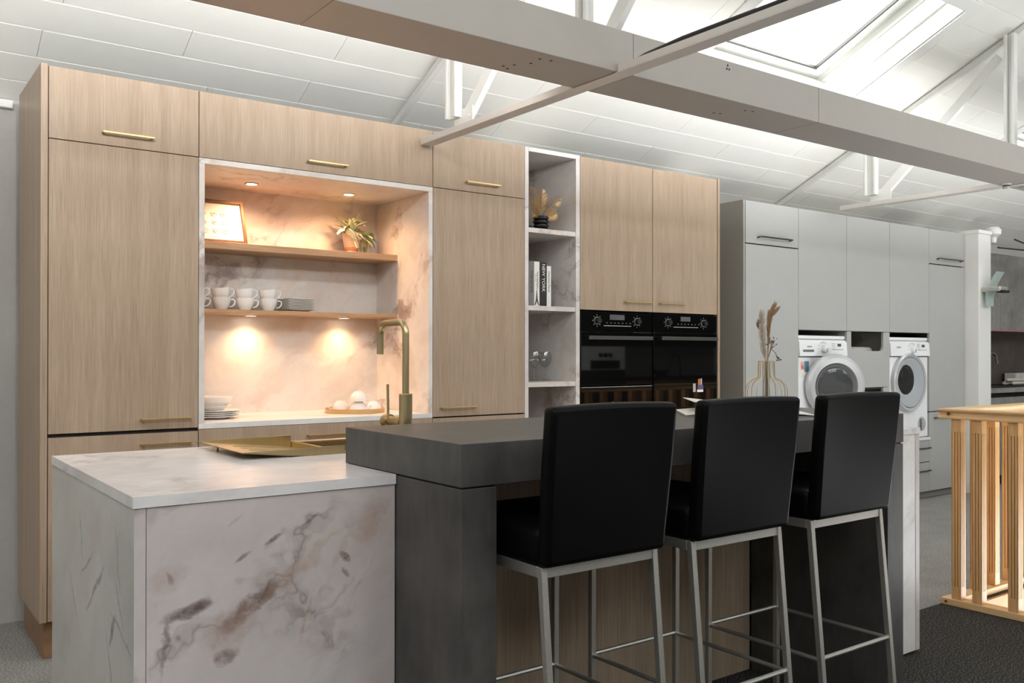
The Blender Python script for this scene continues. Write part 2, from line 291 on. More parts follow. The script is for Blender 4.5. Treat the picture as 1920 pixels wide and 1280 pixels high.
# ------------------------------------------------------------------ object helpers
WL = {}
def wl(o): return WL.get(o.name, Vector((0, 0, 0))) if o is not None else Vector((0, 0, 0))
def tag(o, label=None, cat=None, group=None, kind=None):
    if label: o['label'] = label
    if cat: o['category'] = cat
    if group: o['group'] = group
    if kind: o['kind'] = kind
    return o
def thing(name, label, cat, loc=(0, 0, 0), group=None, kind=None):
    o = bpy.data.objects.new(name, None); o.empty_display_size = .05; col.objects.link(o); o.location = loc
    WL[o.name] = Vector(loc); return tag(o, label, cat, group, kind)
class MB:
    def __init__(s): s.v = []; s.f = []; s.sm = []
    def add(s, vs, fs, smooth=False):
        n = len(s.v); s.v += [tuple(v) for v in vs]; s.f += [tuple(n+i for i in f) for f in fs]; s.sm += [smooth]*len(fs); return s
    def box(s, x0, x1, y0, y1, z0, z1):
        x0, x1 = min(x0, x1), max(x0, x1); y0, y1 = min(y0, y1), max(y0, y1); z0, z1 = min(z0, z1), max(z0, z1)
        vs = [(x, y, z) for z in (z0, z1) for y in (y0, y1) for x in (x0, x1)]
        return s.add(vs, [(0, 2, 3, 1), (4, 5, 7, 6), (0, 1, 5, 4), (2, 6, 7, 3), (0, 4, 6, 2), (1, 3, 7, 5)])
    def hexa(s, lo, hi):
        return s.add(list(lo)+list(hi), [(3, 2, 1, 0), (4, 5, 6, 7), (0, 1, 5, 4), (1, 2, 6, 5), (2, 3, 7, 6), (3, 0, 4, 7)])
    def quad(s, a, b, c, d): return s.add([a, b, c, d], [(0, 1, 2, 3)])
    def prism(s, poly, z0, z1):
        n = len(poly)
        vs = [(x, y, z0) for x, y in poly]+[(x, y, z1) for x, y in poly]
        return s.add(vs, [tuple(range(n-1, -1, -1)), tuple(range(n, 2*n))]+[(i, (i+1) % n, n+(i+1) % n, n+i) for i in range(n)])
    def tube(s, pts, r, n=10, closed=False, cap=True):
        pts = [Vector(p) for p in pts]; m = len(pts); rr = r if isinstance(r, (list, tuple)) else [r]*m
        rings = []; pn = None
        for i, p in enumerate(pts):
            if closed: t = pts[(i+1) % m]-pts[i-1]
            else: t = pts[min(i+1, m-1)]-pts[max(i-1, 0)]
            t.normalize()
            if pn is None:
                a = Vector((0, 0, 1)) if abs(t.z) < .9 else Vector((1, 0, 0)); pn = t.cross(a).normalized()
            else:
                pn = (pn-t*pn.dot(t)).normalized()
            b = t.cross(pn)
            rings.append([p+(pn*cos(2*pi*j/n)+b*sin(2*pi*j/n))*rr[i] for j in range(n)])
        vs = [v for g in rings for v in g]; fs = []
        for i in range(m if closed else m-1):
            a = i*n; b2 = ((i+1) % m)*n
            for j in range(n): fs.append((a+j, a+(j+1) % n, b2+(j+1) % n, b2+j))
        if cap and not closed: fs += [tuple(range(n-1, -1, -1)), tuple((m-1)*n+j for j in range(n))]
        return s.add(vs, fs, True)
    def lathe(s, prof, c=(0, 0, 0), n=24, axis='z'):
        vs = []; fs = []; m = len(prof)
        for r, h in prof:
            for j in range(n):
                a = 2*pi*j/n
                if axis == 'z': vs.append((c[0]+r*cos(a), c[1]+r*sin(a), c[2]+h))
                elif axis == 'y': vs.append((c[0]+r*cos(a), c[1]+h, c[2]-r*sin(a)))
                else: vs.append((c[0]+h, c[1]+r*cos(a), c[2]+r*sin(a)))
        for i in range(m-1):
            for j in range(n): fs.append((i*n+j, i*n+(j+1) % n, (i+1)*n+(j+1) % n, (i+1)*n+j))
        if prof[0][0] > 1e-6: fs.append(tuple(range(n-1, -1, -1)))
        if prof[-1][0] > 1e-6: fs.append(tuple((m-1)*n+j for j in range(n)))
        return s.add(vs, fs, True)
    def build(s, name, mat, parent=None, bevel=0, seg=2, origin=None, ang=35):
        off = wl(parent)
        if parent is None and origin is not None: off = Vector(origin)
        me = bpy.data.meshes.new(name)
        me.from_pydata([(v[0]-off.x, v[1]-off.y, v[2]-off.z) for v in s.v], [], s.f)
        me.polygons.foreach_set('use_smooth', s.sm); me.materials.append(MT[mat] if isinstance(mat, str) else mat)
        bm = bmesh.new(); bm.from_mesh(me); bmesh.ops.recalc_face_normals(bm, faces=bm.faces); bm.to_mesh(me); bm.free()
        if any(s.sm): me.set_sharp_from_angle(angle=radians(ang))
        o = bpy.data.objects.new(name, me); col.objects.link(o)
        if parent is not None: o.parent = parent
        else: o.location = off
        WL[o.name] = off
        if bevel:
            b = o.modifiers.new('edge', 'BEVEL'); b.width = bevel; b.segments = seg; b.limit_method = 'ANGLE'; b.angle_limit = radians(40)
            if seg > 2:
                for p in me.polygons: p.use_smooth = True
                b.harden_normals = False
        return o
def bx(name, mat, parent, x0, x1, y0, y1, z0, z1, bevel=0, **k): return MB().box(x0, x1, y0, y1, z0, z1).build(name, mat, parent, bevel, **k)
def copy_tree(o, parent=None):
    c = o.copy(); col.objects.link(c)
    if parent is not None: c.parent = parent
    for ch in o.children: copy_tree(ch, c)
    return c
def text(name, body, size, mat, parent, loc, X=(1, 0, 0), Y=(0, 0, 1), ext=.0002, align='CENTER'):
    cu = bpy.data.curves.new(name, 'FONT'); cu.body = body; cu.size = size; cu.extrude = ext; cu.align_x = align; cu.align_y = 'CENTER'
    t = bpy.data.objects.new(name, cu); col.objects.link(t); dg = bpy.context.evaluated_depsgraph_get()
    me = bpy.data.meshes.new_from_object(t.evaluated_get(dg)); bpy.data.objects.remove(t)
    X = Vector(X); Y = Vector(Y); Z = X.cross(Y); R = Matrix((X, Y, Z)).transposed()
    off = Vector(loc)-wl(parent)
    for v in me.vertices: v.co = R @ v.co + off
    me.materials.clear(); me.materials.append(MT[mat]); o = bpy.data.objects.new(name, me); col.objects.link(o); o.parent = parent; return o
def handle(parent, x0, x1, z, y=0, mat='gold', name='handle', t=.009, stand=.030):
    m = MB().box(x0, x1, y-stand, y-stand+t, z-t/2, z+t/2)
    for x in (x0+.006, x1-.006): m.box(x-.005, x+.005, y-stand+t, y+.001, z-t/2+.001, z+t/2-.001)
    return m.build(name, mat, parent, .0012, 1)

# ------------------------------------------------------------------ room shell
SL = .467; D0 = 2.737; NRM = Vector((0, SL, 1)).normalized()
def S(x, y, h=0.): return Vector((x, y, D0-SL*y))+NRM*h
XA, XB = -4.0, 13.0; YW = .70; YR = -4.2; YF = -9.1; ZR = D0-SL*YR
lf = MB()
for a, b, c, d in ((XA, XB, -1.665, YW),): lf.box(a, b, c, d, -.06, 0)
HX0, HX1, HY0, HY1 = 3.83, 7.2, -4.4, -1.76      # stair opening inside the balustrade
o = lf.build('floor', 'carpet_l'); tag(o, 'light grey speckled carpet running along the kitchen cupboards', 'carpet', kind='structure')
df = MB().box(XA, HX0, YF, -1.665, -.06, 0).box(HX1, XB, YF, -1.665, -.06, 0).box(HX0, HX1, YF, HY0, -.06, 0).box(HX0, HX1, HY1, -1.665, -.06, 0)
o = df.build('floor', 'carpet_d'); tag(o, 'dark charcoal speckled carpet in front of the island and around the railing', 'carpet', kind='structure')
o = MB().box(HX0-.02, HX1, HY0, HY1+.02, -2.42, -2.40).build('floor', 'carpet_d'); tag(o, 'lower floor at the foot of the stair opening', 'floor', kind='structure')
o = MB().box(XA, XB, YW, YW+.15, 0, D0-SL*YW+.02).build('wall_back', 'wallp'); tag(o, 'pale plastered wall behind the kitchen cupboards', 'wall', kind='structure')
o = MB().box(XA, XB, YF-.15, YF, 0, 2.45).build('wall_front', 'white'); tag(o, 'white wall behind the camera', 'wall', kind='structure')
def gable(nm, x0, x1, lab):
    poly = [(YW+.15, 0), (YW+.15, 2.36), (YR, ZR+.1), (YF-.15, 2.36), (YF-.15, 0)]; n = 5
    vs = [(x0, y, z) for y, z in poly]+[(x1, y, z) for y, z in poly]
    o = MB().add(vs, [tuple(range(n)), tuple(range(2*n-1, n-1, -1))]+[(i, (i+1) % n, n+(i+1) % n, n+i) for i in range(n)]).build(nm, 'white'); tag(o, lab, 'wall', kind='structure')
gable('wall_left', XA-.15, XA, 'white gable wall left of the camera'); gable('wall_right', XB, XB+.15, 'white gable wall at the far right end')
o = MB().box(XA, -.04, .665, .70, 2.362, 2.398).build('trim_1', 'white', bevel=.004); tag(o, 'white cornice moulding where the back wall meets the ceiling', 'moulding', kind='structure')

def rects_minus(r, holes):
    out = [r]
    for hx0, hx1, hy0, hy1 in holes:
        nx = []
        for x0, x1, y0, y1 in out:
            if hx1 <= x0 or hx0 >= x1 or hy1 <= y0 or hy0 >= y1: nx.append((x0, x1, y0, y1)); continue
            if x0 < hx0: nx.append((x0, hx0, y0, y1))
            if x1 > hx1: nx.append((hx1, x1, y0, y1))
            a, b = max(x0, hx0), min(x1, hx1)
            if y0 < hy0: nx.append((a, b, y0, hy0))
            if y1 > hy1: nx.append((a, b, hy1, y1))
        out = nx
    return out
SKY = [(3.33, 4.80, -1.25, -.49), (6.93, 8.40, -1.25, -.49)]
def slab(m, x0, x1, y0, y1, h0, h1):
    lo = [S(x0, y0, h0), S(x1, y0, h0), S(x1, y1, h0), S(x0, y1, h0)]; hi = [S(x0, y0, h1), S(x1, y0, h1), S(x1, y1, h1), S(x0, y1, h1)]
    m.hexa(lo, hi)
cm = MB()
for r in rects_minus((XA, XB, YR, YW+.15), SKY): slab(cm, *r, .010, .03)
CE = cm.build('ceiling', 'ceil'); tag(CE, 'sloping white boarded ceiling over the kitchen', 'ceiling', kind='structure')
# boards: each one its own piece, long edges chamfered
BW = .159; cache = {}
def board(x0, x1, y0, y1):
    g = .0012; key = (round(x1-x0, 3), round(y1-y0, 4)); cx, cy = (x0+x1)/2, (y0+y1)/2; c = S(cx, cy)
    if key not in cache:
        a, b = (x1-x0)/2-g, (y1-y0)/2-.0006; ch = .0052; T = Vector((0, 1, -SL)).normalized(); k = sqrt(1+SL*SL); X = Vector((1, 0, 0))
        P = lambda u, v, h: X*u+T*(v*k)+NRM*h
        ring = [(-b, .010), (-b, .0028), (-b+ch, 0), (b-.0015, 0), (b, .0012), (b, .010)]
        vs = [P(-a, v, h) for v, h in ring]+[P(a, v, h) for v, h in ring]; n = len(ring)
        me = bpy.data.meshes.new('ceiling_board')
        me.from_pydata([tuple(v) for v in vs], [], [tuple(range(n-1, -1, -1)), tuple(range(n, 2*n))]+[(i, i+1, n+i+1, n+i) for i in range(n-1)])
        bm = bmesh.new(); bm.from_mesh(me); bmesh.ops.recalc_face_normals(bm, faces=bm.faces); bm.to_mesh(me); bm.free()
        me.materials.append(MT['ceil']); cache[key] = me
    o = bpy.data.objects.new('ceiling_board', cache[key]); col.objects.link(o); o.parent = CE; o.location = c-wl(CE)
OFF = {3: .10, 2: .77, 1: .018, 0: .60, -1: .069, -2: .62, -3: .02, -4: .66, -5: .1, -6: .7, -7: .05, -8: .63, -9: .03, -10: .65}
for k in range(3, -11, -1):
    y0 = .098+BW*k; y1 = min(y0+BW, YW-.002)
    if y1 <= y0: continue
    x = OFF[k]-1.218*3
    while x < XB-1.3:
        for r in rects_minus((x, x+1.218, y0, y1), SKY):
            if r[1]-r[0] > .01 and r[3]-r[2] > .012: board(*r)
        x += 1.218
# the other roof slope, behind the camera, with its own rooflights
def S2(x, y): return Vector((x, y, ZR+SL*(y-YR)))
oh = [(-2.4, -.6, -7.6, -5.6), (1.2, 3.0, -7.6, -5.6), (4.8, 6.6, -7.6, -5.6), (8.4, 10.2, -7.6, -5.6)]
cm = MB()
for x0, x1, y0, y1 in rects_minus((XA, XB, YF-.15, YR), oh):
    lo = [S2(x0, y0), S2(x1, y0), S2(x1, y1), S2(x0, y1)]; cm.hexa(lo, [v+Vector((0, 0, .03)) for v in lo])
o = cm.build('ceiling', 'ceil'); tag(o, 'white ceiling slope on the far side of the ridge', 'ceiling', kind='structure')
def portal(pts, nrm, sx, sy):
    c = sum(pts, Vector())/len(pts); l = bpy.data.lights.new('sky_portal', 'AREA'); l.shape = 'RECTANGLE'; l.size = sx; l.size_y = sy; l.cycles.is_portal = True
    p = bpy.data.objects.new('sky_portal', l); col.objects.link(p); p.location = c; p.rotation_euler = (-nrm).to_track_quat('-Z', 'Y').to_euler()
for i, (x0, x1, y0, y1) in enumerate(oh):
    n2 = Vector((0, -SL, 1)).normalized(); q = [S2(x0, y0), S2(x1, y0), S2(x1, y1), S2(x0, y1)]
    portal([v+n2*.08 for v in q], n2, x1-x0, (y1-y0)*sqrt(1+SL*SL))
    wn = thing('window_%d' % (i+3), 'rooflight in the far roof slope behind the camera', 'rooflight', q[0], 'rooflights of the far slope', kind='structure')
    fr = MB(); w = .07
    for a, b, c_, d in ((x0, x1, y0, y0+w), (x0, x1, y1-w, y1), (x0, x0+w, y0+w, y1-w), (x1-w, x1, y0+w, y1-w)):
        lo = [S2(a, c_), S2(b, c_), S2(b, d), S2(a, d)]; fr.hexa(lo, [v+Vector((0, 0, .07)) for v in lo])
    fr.build('frame', 'white', wn)
    MB().hexa([S2(a, b)+n2*.04 for a, b in ((x0+w, y0+w), (x1-w, y0+w), (x1-w, y1-w), (x0+w, y1-w))], [S2(a, b)+n2*.046 for a, b in ((x0+w, y0+w), (x1-w, y0+w), (x1-w, y1-w), (x0+w, y1-w))]).build('pane', 'skyglass', wn)
# rooflights above the kitchen
def skylight(n, x0, x1, y0, y1, lab):
    w = thing('window_%d' % n, lab, 'rooflight', S(x0, y1), kind='structure')
    H = .33; yl = y1+.178; yh = y0-.16        # reveal splays up to the sash
    rv = MB(); t = .02
    def wall4(a, b, c_, d, nrm): rv.hexa([a, b, c_, d], [v+nrm*t for v in (a, b, c_, d)])
    X = Vector((1, 0, 0)); T = Vector((0, 1, -SL)).normalized()
    wall4(S(x0, y1), S(x1, y1), S(x1, yl, H), S(x0, yl, H), T); wall4(S(x0, y0), S(x1, y0), S(x1, yh, H), S(x0, yh, H), -T)
    wall4(S(x0, y1), S(x0, y0), S(x0, yh, H), S(x0, yl, H), -X)
    wall4(S(x1, y1), S(x1, y0), S(x1, yh, H), S(x1, yl, H), X)
    for ha, hb, pr_ in ((.0, .035, .010), (.12, .17, .018), (.235, .255, .010)):
        ya, yb2 = y1+.178*ha/H, y0-.16*ha/H; yc, yd = y1+.178*hb/H, y0-.16*hb/H
        rv.hexa([S(x1-pr_, ya, ha), S(x1-pr_, yb2, ha), S(x1-pr_, yd, hb), S(x1-pr_, yc, hb)], [S(x1+.001, ya, ha), S(x1+.001, yb2, ha), S(x1+.001, yd, hb), S(x1+.001, yc, hb)])
    rv.build('reveal', 'white', w)
    cs = MB(); c = .09
    for a, b, e, d in ((x0-c, x1+c, y1, y1+c*.8), (x0-c, x1+c, y0-c*.8, y0), (x0-c, x0, y0, y1), (x1, x1+c, y0, y1)):
        slab(cs, a, b, e, d, -.014, -.001)
    cs.build('casing', 'white', w, .003)
    sh = MB(); gx0, gx1, gy1, gy0 = x0+.10, x1-.10, yl-.085, yh+.075
    for a, b, e, d in ((x0-.01, gx0, yh, yl), (gx1, x1+.0, yh, yl), (gx0, gx1, gy1, yl), (gx0, gx1, yh, gy0)): slab(sh, a, b, e, d, H-.03, H+.03)
    for a, b, e, d in ((gx0-.03, gx0, gy0, gy1), (gx1, gx1+.03, gy0, gy1), (gx0-.03, gx1+.03, gy1, gy1+.027), (gx0-.03, gx1+.03, gy0-.027, gy0)): slab(sh, a, b, e, d, H-.05, H-.03)
    sh.build('sash', 'white', w, .003)
    gk = MB(); q = .011
    for a, b, e, d in ((gx0, gx0+q, gy0, gy1), (gx1-q, gx1, gy0, gy1), (gx0+q, gx1-q, gy1-q, gy1), (gx0+q, gx1-q, gy0, gy0+q)): slab(gk, a, b, e, d, H-.032, H-.012)
    gk.build('gasket', 'darksteel', w)
    m = MB(); slab(m, gx0, gx1, gy0, gy1, H-.01, H-.004); m.build('pane', 'skyglass', w)
    c4 = [S(gx0, gy0, H+.05), S(gx1, gy0, H+.05), S(gx1, gy1, H+.05), S(gx0, gy1, H+.05)]
    portal(c4, NRM, gx1-gx0, (gy1-gy0)*sqrt(1+SL*SL))
skylight(1, *SKY[0], 'bright white framed rooflight above the boxed beam')
skylight(2, *SKY[1], 'rooflight at the right edge of the picture beyond the steel post')

# boxed beam with screw holes
bm_ = thing('beam', 'long boxed beam lined in pale board below the roof', 'beam', (XA, -1.48, 2.318), kind='structure')
xs = [XA, .55, 1.81, 3.0, 5.25, 7.4, XB]
for a, b in zip(xs, xs[1:]):
    MB().box(a+.0012, b-.0012, -1.48, -1.215, 2.318, 2.482).build('lining_board', 'beam', bm_, .0015, 1)
hl = MB()
def hole_b(u, v): pass
for x, y in ((1.36, -1.31), (1.40, -1.36), (1.335, -1.275), (1.365, -1.26), (1.395, -1.42), (1.44, -1.43), (2.56, -1.41), (2.60, -1.42), (2.48, -1.30), (2.51, -1.31)):
    hl.lathe([(.0001, -.0006), (.006, -.0006), (.006, .0005), (.0001, .0005)], (x, y, 2.318), 8)
for x, z in ((1.93, 2.442), (1.945, 2.428), (1.935, 2.414), (2.36, 2.462), (2.37, 2.447), (2.355, 2.447)):
    hl.lathe([(.0001, -.0006), (.005, -.0006), (.005, .0005), (.0001, .0005)], (x, -1.48, z), 8, 'y')
hl.build('screw_hole', 'black', bm_)

def bar4(m, a, b, w, d):      # square bar from a to b in a plane x=const
    a, b = Vector(a), Vector(b); t = (b-a).normalized(); n = Vector((1, 0, 0)).cross(t).normalized()*w/2; X = Vector((d/2, 0, 0))
    m.hexa([a-n-X, a-n+X, a+n+X, a+n-X], [b-n-X, b-n+X, b+n+X, b+n-X])
def truss(x, label, yend):
    t = thing('roof_truss', label, 'roof truss', (x, yend, 2.313), 'steel roof trusses', kind='structure')
    m = MB().box(x-.034, x+.034, -8.7, yend, 2.313, 2.3175).box(x-.034, x-.029, -1.212, yend, 2.3175, 2.344).box(x-.034, x-.029, -8.7, -1.483, 2.3175, 2.344)
    m.build('bottom_chord', 'chord', t, .001, 1)
    m = MB(); bar4(m, S(x+.045, .66, -.03), S(x+.045, YR+.05, -.03), .035, .03); m.build('top_chord', 'steelwhite', t)
    for y, z0, z1, hw in ((-.283, 2.392, D0-SL*-.283-.05, .047), (-1.262, 2.484, D0-SL*-1.262-.04, .034), (-2.6, 2.35, D0+SL*2.6-.05, .034)):
        MB().box(x-.010, x+.01, y-hw, y+hw, z0, z1).box(x-.034, x-.0105, y-hw, y-hw+.02, z0, z1).box(x-.034, x-.0105, y+hw-.02, y+hw, z0, z1).build('post', 'steelwhite', t, .004, 2)
    m = MB(); bar4(m, (x+.028, -.36, 2.40), (x+.028, -1.18, 3.17), .062, .03); m.build('diagonal', 'steelwhite', t)
    m = MB(); bar4(m, (x+.02, -1.37, 2.484), (x+.02, -2.55, 3.83), .060, .03); m.build('diagonal', 'steelwhite', t)
    m = MB().box(x+.002, x+.006, -.43, -.27, 2.345, 2.43); m.lathe([(.0001, -.004), (.008, -.004), (.008, 0), (.0001, 0)], (x+.001, -.40, 2.385), 8, 'x'); m.build('gusset_plate', 'steelwhite', t)
    return t
truss(1.758, 'white steel roof truss crossing the beam above the stools', -.006)
truss(5.355, 'white steel roof truss above the grey laundry cupboards', -.04)
pts = [(1.80, -1.486, 2.362), (1.785, -1.52, 2.354), (1.772, -1.6, 2.358), (1.756, -1.80, 2.360), (1.75, -2.3, 2.356), (1.752, -3.2, 2.356), (1.752, -4.2, 2.356)]
for i, p in enumerate(pts): pts[i] = (p[0]-.012, p[1], p[2])
o = MB().tube(pts, .0085, 8).build('cable', 'cable', origin=(1.75, -1.385, 2.36)); tag(o, 'black cable lying along the truss bar in front of the beam', 'cable')

q = thing('motion_sensor', 'small white sensor under the beam near the right edge', 'sensor', (5.27, -1.27, 2.3175))
MB().lathe([(.0001, -.034), (.020, -.034), (.022, -.004), (.030, -.002), (.030, 0), (.0001, 0)], (5.27, -1.27, 2.3178), 20).build('sensor_body', 'white', q)
MB().lathe([(.0222, -.018), (.0228, -.018), (.0228, -.010), (.0222, -.010), (.0222, -.018)], (5.27, -1.27, 2.3178), 20).build('sensor_slot', 'lcd', q)
o = MB().lathe([(.0001, -.006), (.036, -.006), (.042, 0), (.0001, 0)], (5.47, -1.30, 2.3178), 24).build('cover_plate', 'beam', origin=(5.47, -1.30, 2.3178)); tag(o, 'flat round cover plate under the beam beside the white sensor', 'cover plate')

# ------------------------------------------------------------------ oak kitchen run
FT = .019; G = .0018
def front(parent, name, x0, x1, z0, z1, mat='oak', y=0.): return bx(name, mat, parent, x0+G, x1-G, y, y+FT, z0+G, z1-G, .0008, seg=1)
ZT, Z1, ZM, ZP = 2.398, 2.104, .905, .159
def carcass(parent, x0, x1, z0, z1, mat='darkbody', y0=FT+.003, y1=.57): return bx('carcass', mat, parent, x0+.001, x1-.001, y0, y1, z0, z1)
c = thing('tall_cabinet', 'tall oak cupboard at the left end with three fronts and a side panel', 'cupboard', (.3, .28, 0), 'tall oak cupboards')
bx('end_panel', 'oak', c, -.028, -.0015, -.002, .571, ZP, 2.402, .001, seg=1)
bx('plinth', 'oak_plinth', c, .0, .597, .05, .066, .001, ZP-.001); bx('plinth', 'oak_plinth', c, -.004, .0, .05, .56, .001, ZP-.001)
carcass(c, 0, .598, ZP, ZT)
d = front(c, 'door', 0, .598, Z1, ZT); handle(d, .198, .404, 2.155)
d = front(c, 'door', 0, .598, ZM+.006, Z1); handle(d, .353, .562, .957)
d = front(c, 'door', 0, .598, ZP, ZM-.006); handle(d, .353, .562, .852)
c = thing('tall_cabinet', 'tall oak cupboard between the lit niche and the open shelves', 'cupboard', (2.1, .28, 0), 'tall oak cupboards')
carcass(c, 1.801, 2.4, ZP, ZT); bx('plinth', 'oak_plinth', c, 1.802, 2.399, .05, .066, .001, ZP-.001)
d = front(c, 'door', 1.801, 2.4, Z1, ZT); handle(d, 1.999, 2.218, 2.153)
d = front(c, 'door', 1.801, 2.4, ZM+.002, Z1); handle(d, 1.846, 2.062, .954)
d = front(c, 'door', 1.801, 2.4, ZP, ZM-.002); handle(d, 1.99, 2.2, .85)
c = thing('top_cabinet', 'wide oak lift-up cupboard above the lit niche', 'cupboard', (1.2, .28, Z1))
carcass(c, .598, 1.801, Z1+.001, ZT); d = front(c, 'door', .598, 1.801, Z1, ZT); handle(d, 1.102, 1.308, 2.15)
c = thing('base_cabinet', 'oak base drawers below the lit niche', 'cupboard', (1.2, .28, 0))
carcass(c, .598, 1.801, ZP, ZM-.002); bx('plinth', 'oak_plinth', c, .599, 1.8, .05, .066, .001, ZP-.001)
for z0, z1 in ((.70, ZM), (.43, .70), (ZP, .43)):
    d = front(c, 'drawer', .598, 1.801, z0, z1); handle(d, 1.105, 1.312, z1-.054)
# lit niche
n_ = thing('display_niche', 'marble lined niche with two oak shelves lit by warm spots', 'niche', (1.2, .3, ZM))
YB = .575; t_ = .025
bx('worktop', 'marble_light', n_, .599, 1.8, 0, YB, ZM, .930, .0008, seg=1)
bx('top_panel', 'marble_niche', n_, .599, 1.8, 0, YB, 2.079, 2.1035, .0008, seg=1)
bx('side_panel', 'marble_niche', n_, .599, .624, 0, YB, .9305, 2.0785, .0008, seg=1)
bx('side_panel', 'marble_niche', n_, 1.776, 1.8, 0, YB, .9305, 2.0785, .0008, seg=1)
bx('back_panel', 'marble_niche', n_, .599, 1.8, YB, YB+.012, ZM, 2.1035)
bx('shelf', 'oak_x', n_, .6245, 1.7755, .33, YB-.001, 1.745, 1.7785, .001, seg=1)
bx('shelf', 'oak_x', n_, .6245, 1.7755, .33, YB-.001, 1.434, 1.4535, .001, seg=1)
for x, y, z in ((.96, .338, 2.079), (1.479, .322, 2.079), (1.015, .495, 1.434), (1.535, .495, 1.434)):
    d = MB().lathe([(.026, 0), (.034, 0), (.034, -.004), (.026, -.004), (.026, 0)], (x, y, z), 24).build('downlight', 'steel', n_)
    MB().lathe([(.0001, -.002), (.0255, -.002), (.0255, -.0005), (.0001, -.0005)], (x, y, z), 20).build('lamp_disc', 'bulb', d)
# open marble shelves
s_ = thing('shelf_unit', 'narrow open marble shelves between the oak cupboard and the ovens', 'shelves', (2.6, .3, 0))
bx('side_panel', 'marble_shelf', s_, 2.401, 2.427, 0, .571, ZP, 2.4, .0008, seg=1); bx('side_panel', 'marble_shelf', s_, 2.7745, 2.804, 0, .571, ZP, 2.4, .0008, seg=1)
bx('top_panel', 'marble_shelf', s_, 2.4275, 2.774, 0, .571, 2.376, 2.4, .0008, seg=1)
bx('back_panel', 'marble_shelf', s_, 2.4275, 2.774, .560, .571, ZP, 2.3755)
for z in (1.949, 1.510, 1.077, .62): bx('shelf', 'marble_shelf', s_, 2.4275, 2.774, .004, .559, z-.027, z, .0008, seg=1)
bx('plinth', 'oak_plinth', s_, 2.402, 2.803, .05, .066, .001, ZP-.001)
# oven housings
Z4 = 1.497
for i, (x0, x1) in enumerate(((2.805, 3.402), (3.402, 4.003))):
    c = thing('oven_housing', ('oak oven housing next to the open marble shelves', 'oak oven housing at the right end beside the grey cupboards')[i], 'cupboard', ((x0+x1)/2, .28, 0), 'oak oven housings')
    carcass(c, x0, x1, Z4+.002, ZT); bx('back_panel', 'darkbody', c, x0+.001, x1-.001, .56, .57, ZP, Z4)
    bx('side', 'darkbody', c, x0+.0005, x0+.006, .025, .559, ZP+.72, Z4); bx('side', 'darkbody', c, x1-.006, x1-.0005, .025, .559, ZP+.72, Z4)
    d = front(c, 'door', x0, x1, Z4, ZT); handle(d, *((3.155, 3.383) if i == 0 else (3.45, 3.67)), 1.553)
    carcass(c, x0, x1, ZP, .878); d = front(c, 'door', x0, x1, ZP, .885); handle(d, *((3.155, 3.383) if i == 0 else (3.45, 3.67)), .83)
    bx('plinth', 'oak_plinth', c, x0+.001, x1-.001, .05, .066, .001, ZP-.001)
    if i == 1: bx('end_panel', 'oak', c, 4.0045, 4.026, -.004, .571, 0.001, 2.402, .001, seg=1)
def oven(name, lab, x0, x1, z0, z1, zc, knobs, lcd, line):
    c = thing(name, lab, 'oven', ((x0+x1)/2, .2, z0), 'built-in ovens')
    bx('body', 'ovenblack', c, x0+.012, x1-.012, .022, .54, z0+.004, z1-.004)
    bx('control_panel', 'ovenglass', c, x0+.003, x1-.003, -.001, .021, zc+.002, z1-.002, .0015, seg=1)
    d = bx('door', 'ovenglass', c, x0+.003, x1-.003, -.003, .021, z0+.002, zc-.002, .002, seg=1)
    zh = zc-.038
    m = MB().box(x0+.035, x1-.035, -.045, -.033, zh-.011, zh+.011)
    for x in (x0+.07, x1-.07): m.box(x-.008, x+.008, -.033, -.003, zh-.008, zh+.008)
    m.build('handle', 'darksteel', d, .003, 2)
    for x, z in knobs:
        q = MB().lathe([(.0001, -.026), (.017, -.026), (.021, -.002), (.0001, -.002)], (x, 0, z), 20, 'y').build('knob', 'ovenblack', c)
        MB().lathe([(.0215, -.004), (.0235, -.004), (.0235, -.0012), (.0215, -.0012), (.0215, -.004)], (x, 0, z), 24, 'y').build('knob_ring', 'steel', q)
        tk = MB()
        for a in range(8):
            A = a*pi/4; tk.box(x+.034*cos(A)-.0022, x+.034*cos(A)+.0022, -.0014, -.0006, z+.034*sin(A)-.0022, z+.034*sin(A)+.0022)
        tk.build('dial_mark', 'print', q)
    bx('display', 'lcd', c, *lcd[:2], -.0022, -.0011, *lcd[2:])
    m = MB()
    for k in range(7): m.box(lcd[0]-.03+k*.032, lcd[0]-.018+k*.032, -.002, -.0011, lcd[2]-.022, lcd[2]-.016)
    m.build('touch_mark', 'lcd', c)
    bx('trim_line', 'steel', c, *line[:2], -.0025, -.0011, *line[2:]); return c
oven('oven', 'compact black built-in oven next to the open marble shelves', 2.808, 3.399, 1.046, 1.490, 1.372, ((2.937, 1.436), (3.265, 1.436)), (3.04, 3.16, 1.443, 1.474), (2.99, 3.215, 1.405, 1.4085))
c2 = oven('oven', 'full height black built-in oven with stickers on its glass door', 3.406, 3.999, .893, 1.492, 1.374, ((3.537, 1.437), (3.868, 1.437)), (3.652, 3.742, 1.447, 1.476), (3.585, 3.815, 1.407, 1.4105))
bx('sticker', 'print', c2, 3.765, 3.79, -.0042, -.0034, .992, 1.046)
bx('sticker', 'purple', c2, 3.808, 3.862, -.0042, -.0034, 1.006, 1.034); bx('sticker', 'paper', c2, 3.803, 3.862, -.0042, -.0034, .990, 1.0058)
m = MB().box(3.812, 3.832, -.0042, -.0034, 1.036, 1.075).build('sticker', 'orange', c2)
MB().box(3.836, 3.85, -.0042, -.0034, 1.036, 1.078).build('sticker', 'print', c2)
c = thing('warming_drawer', 'black glass warming drawer under the compact oven', 'drawer', (3.1, .2, .893))
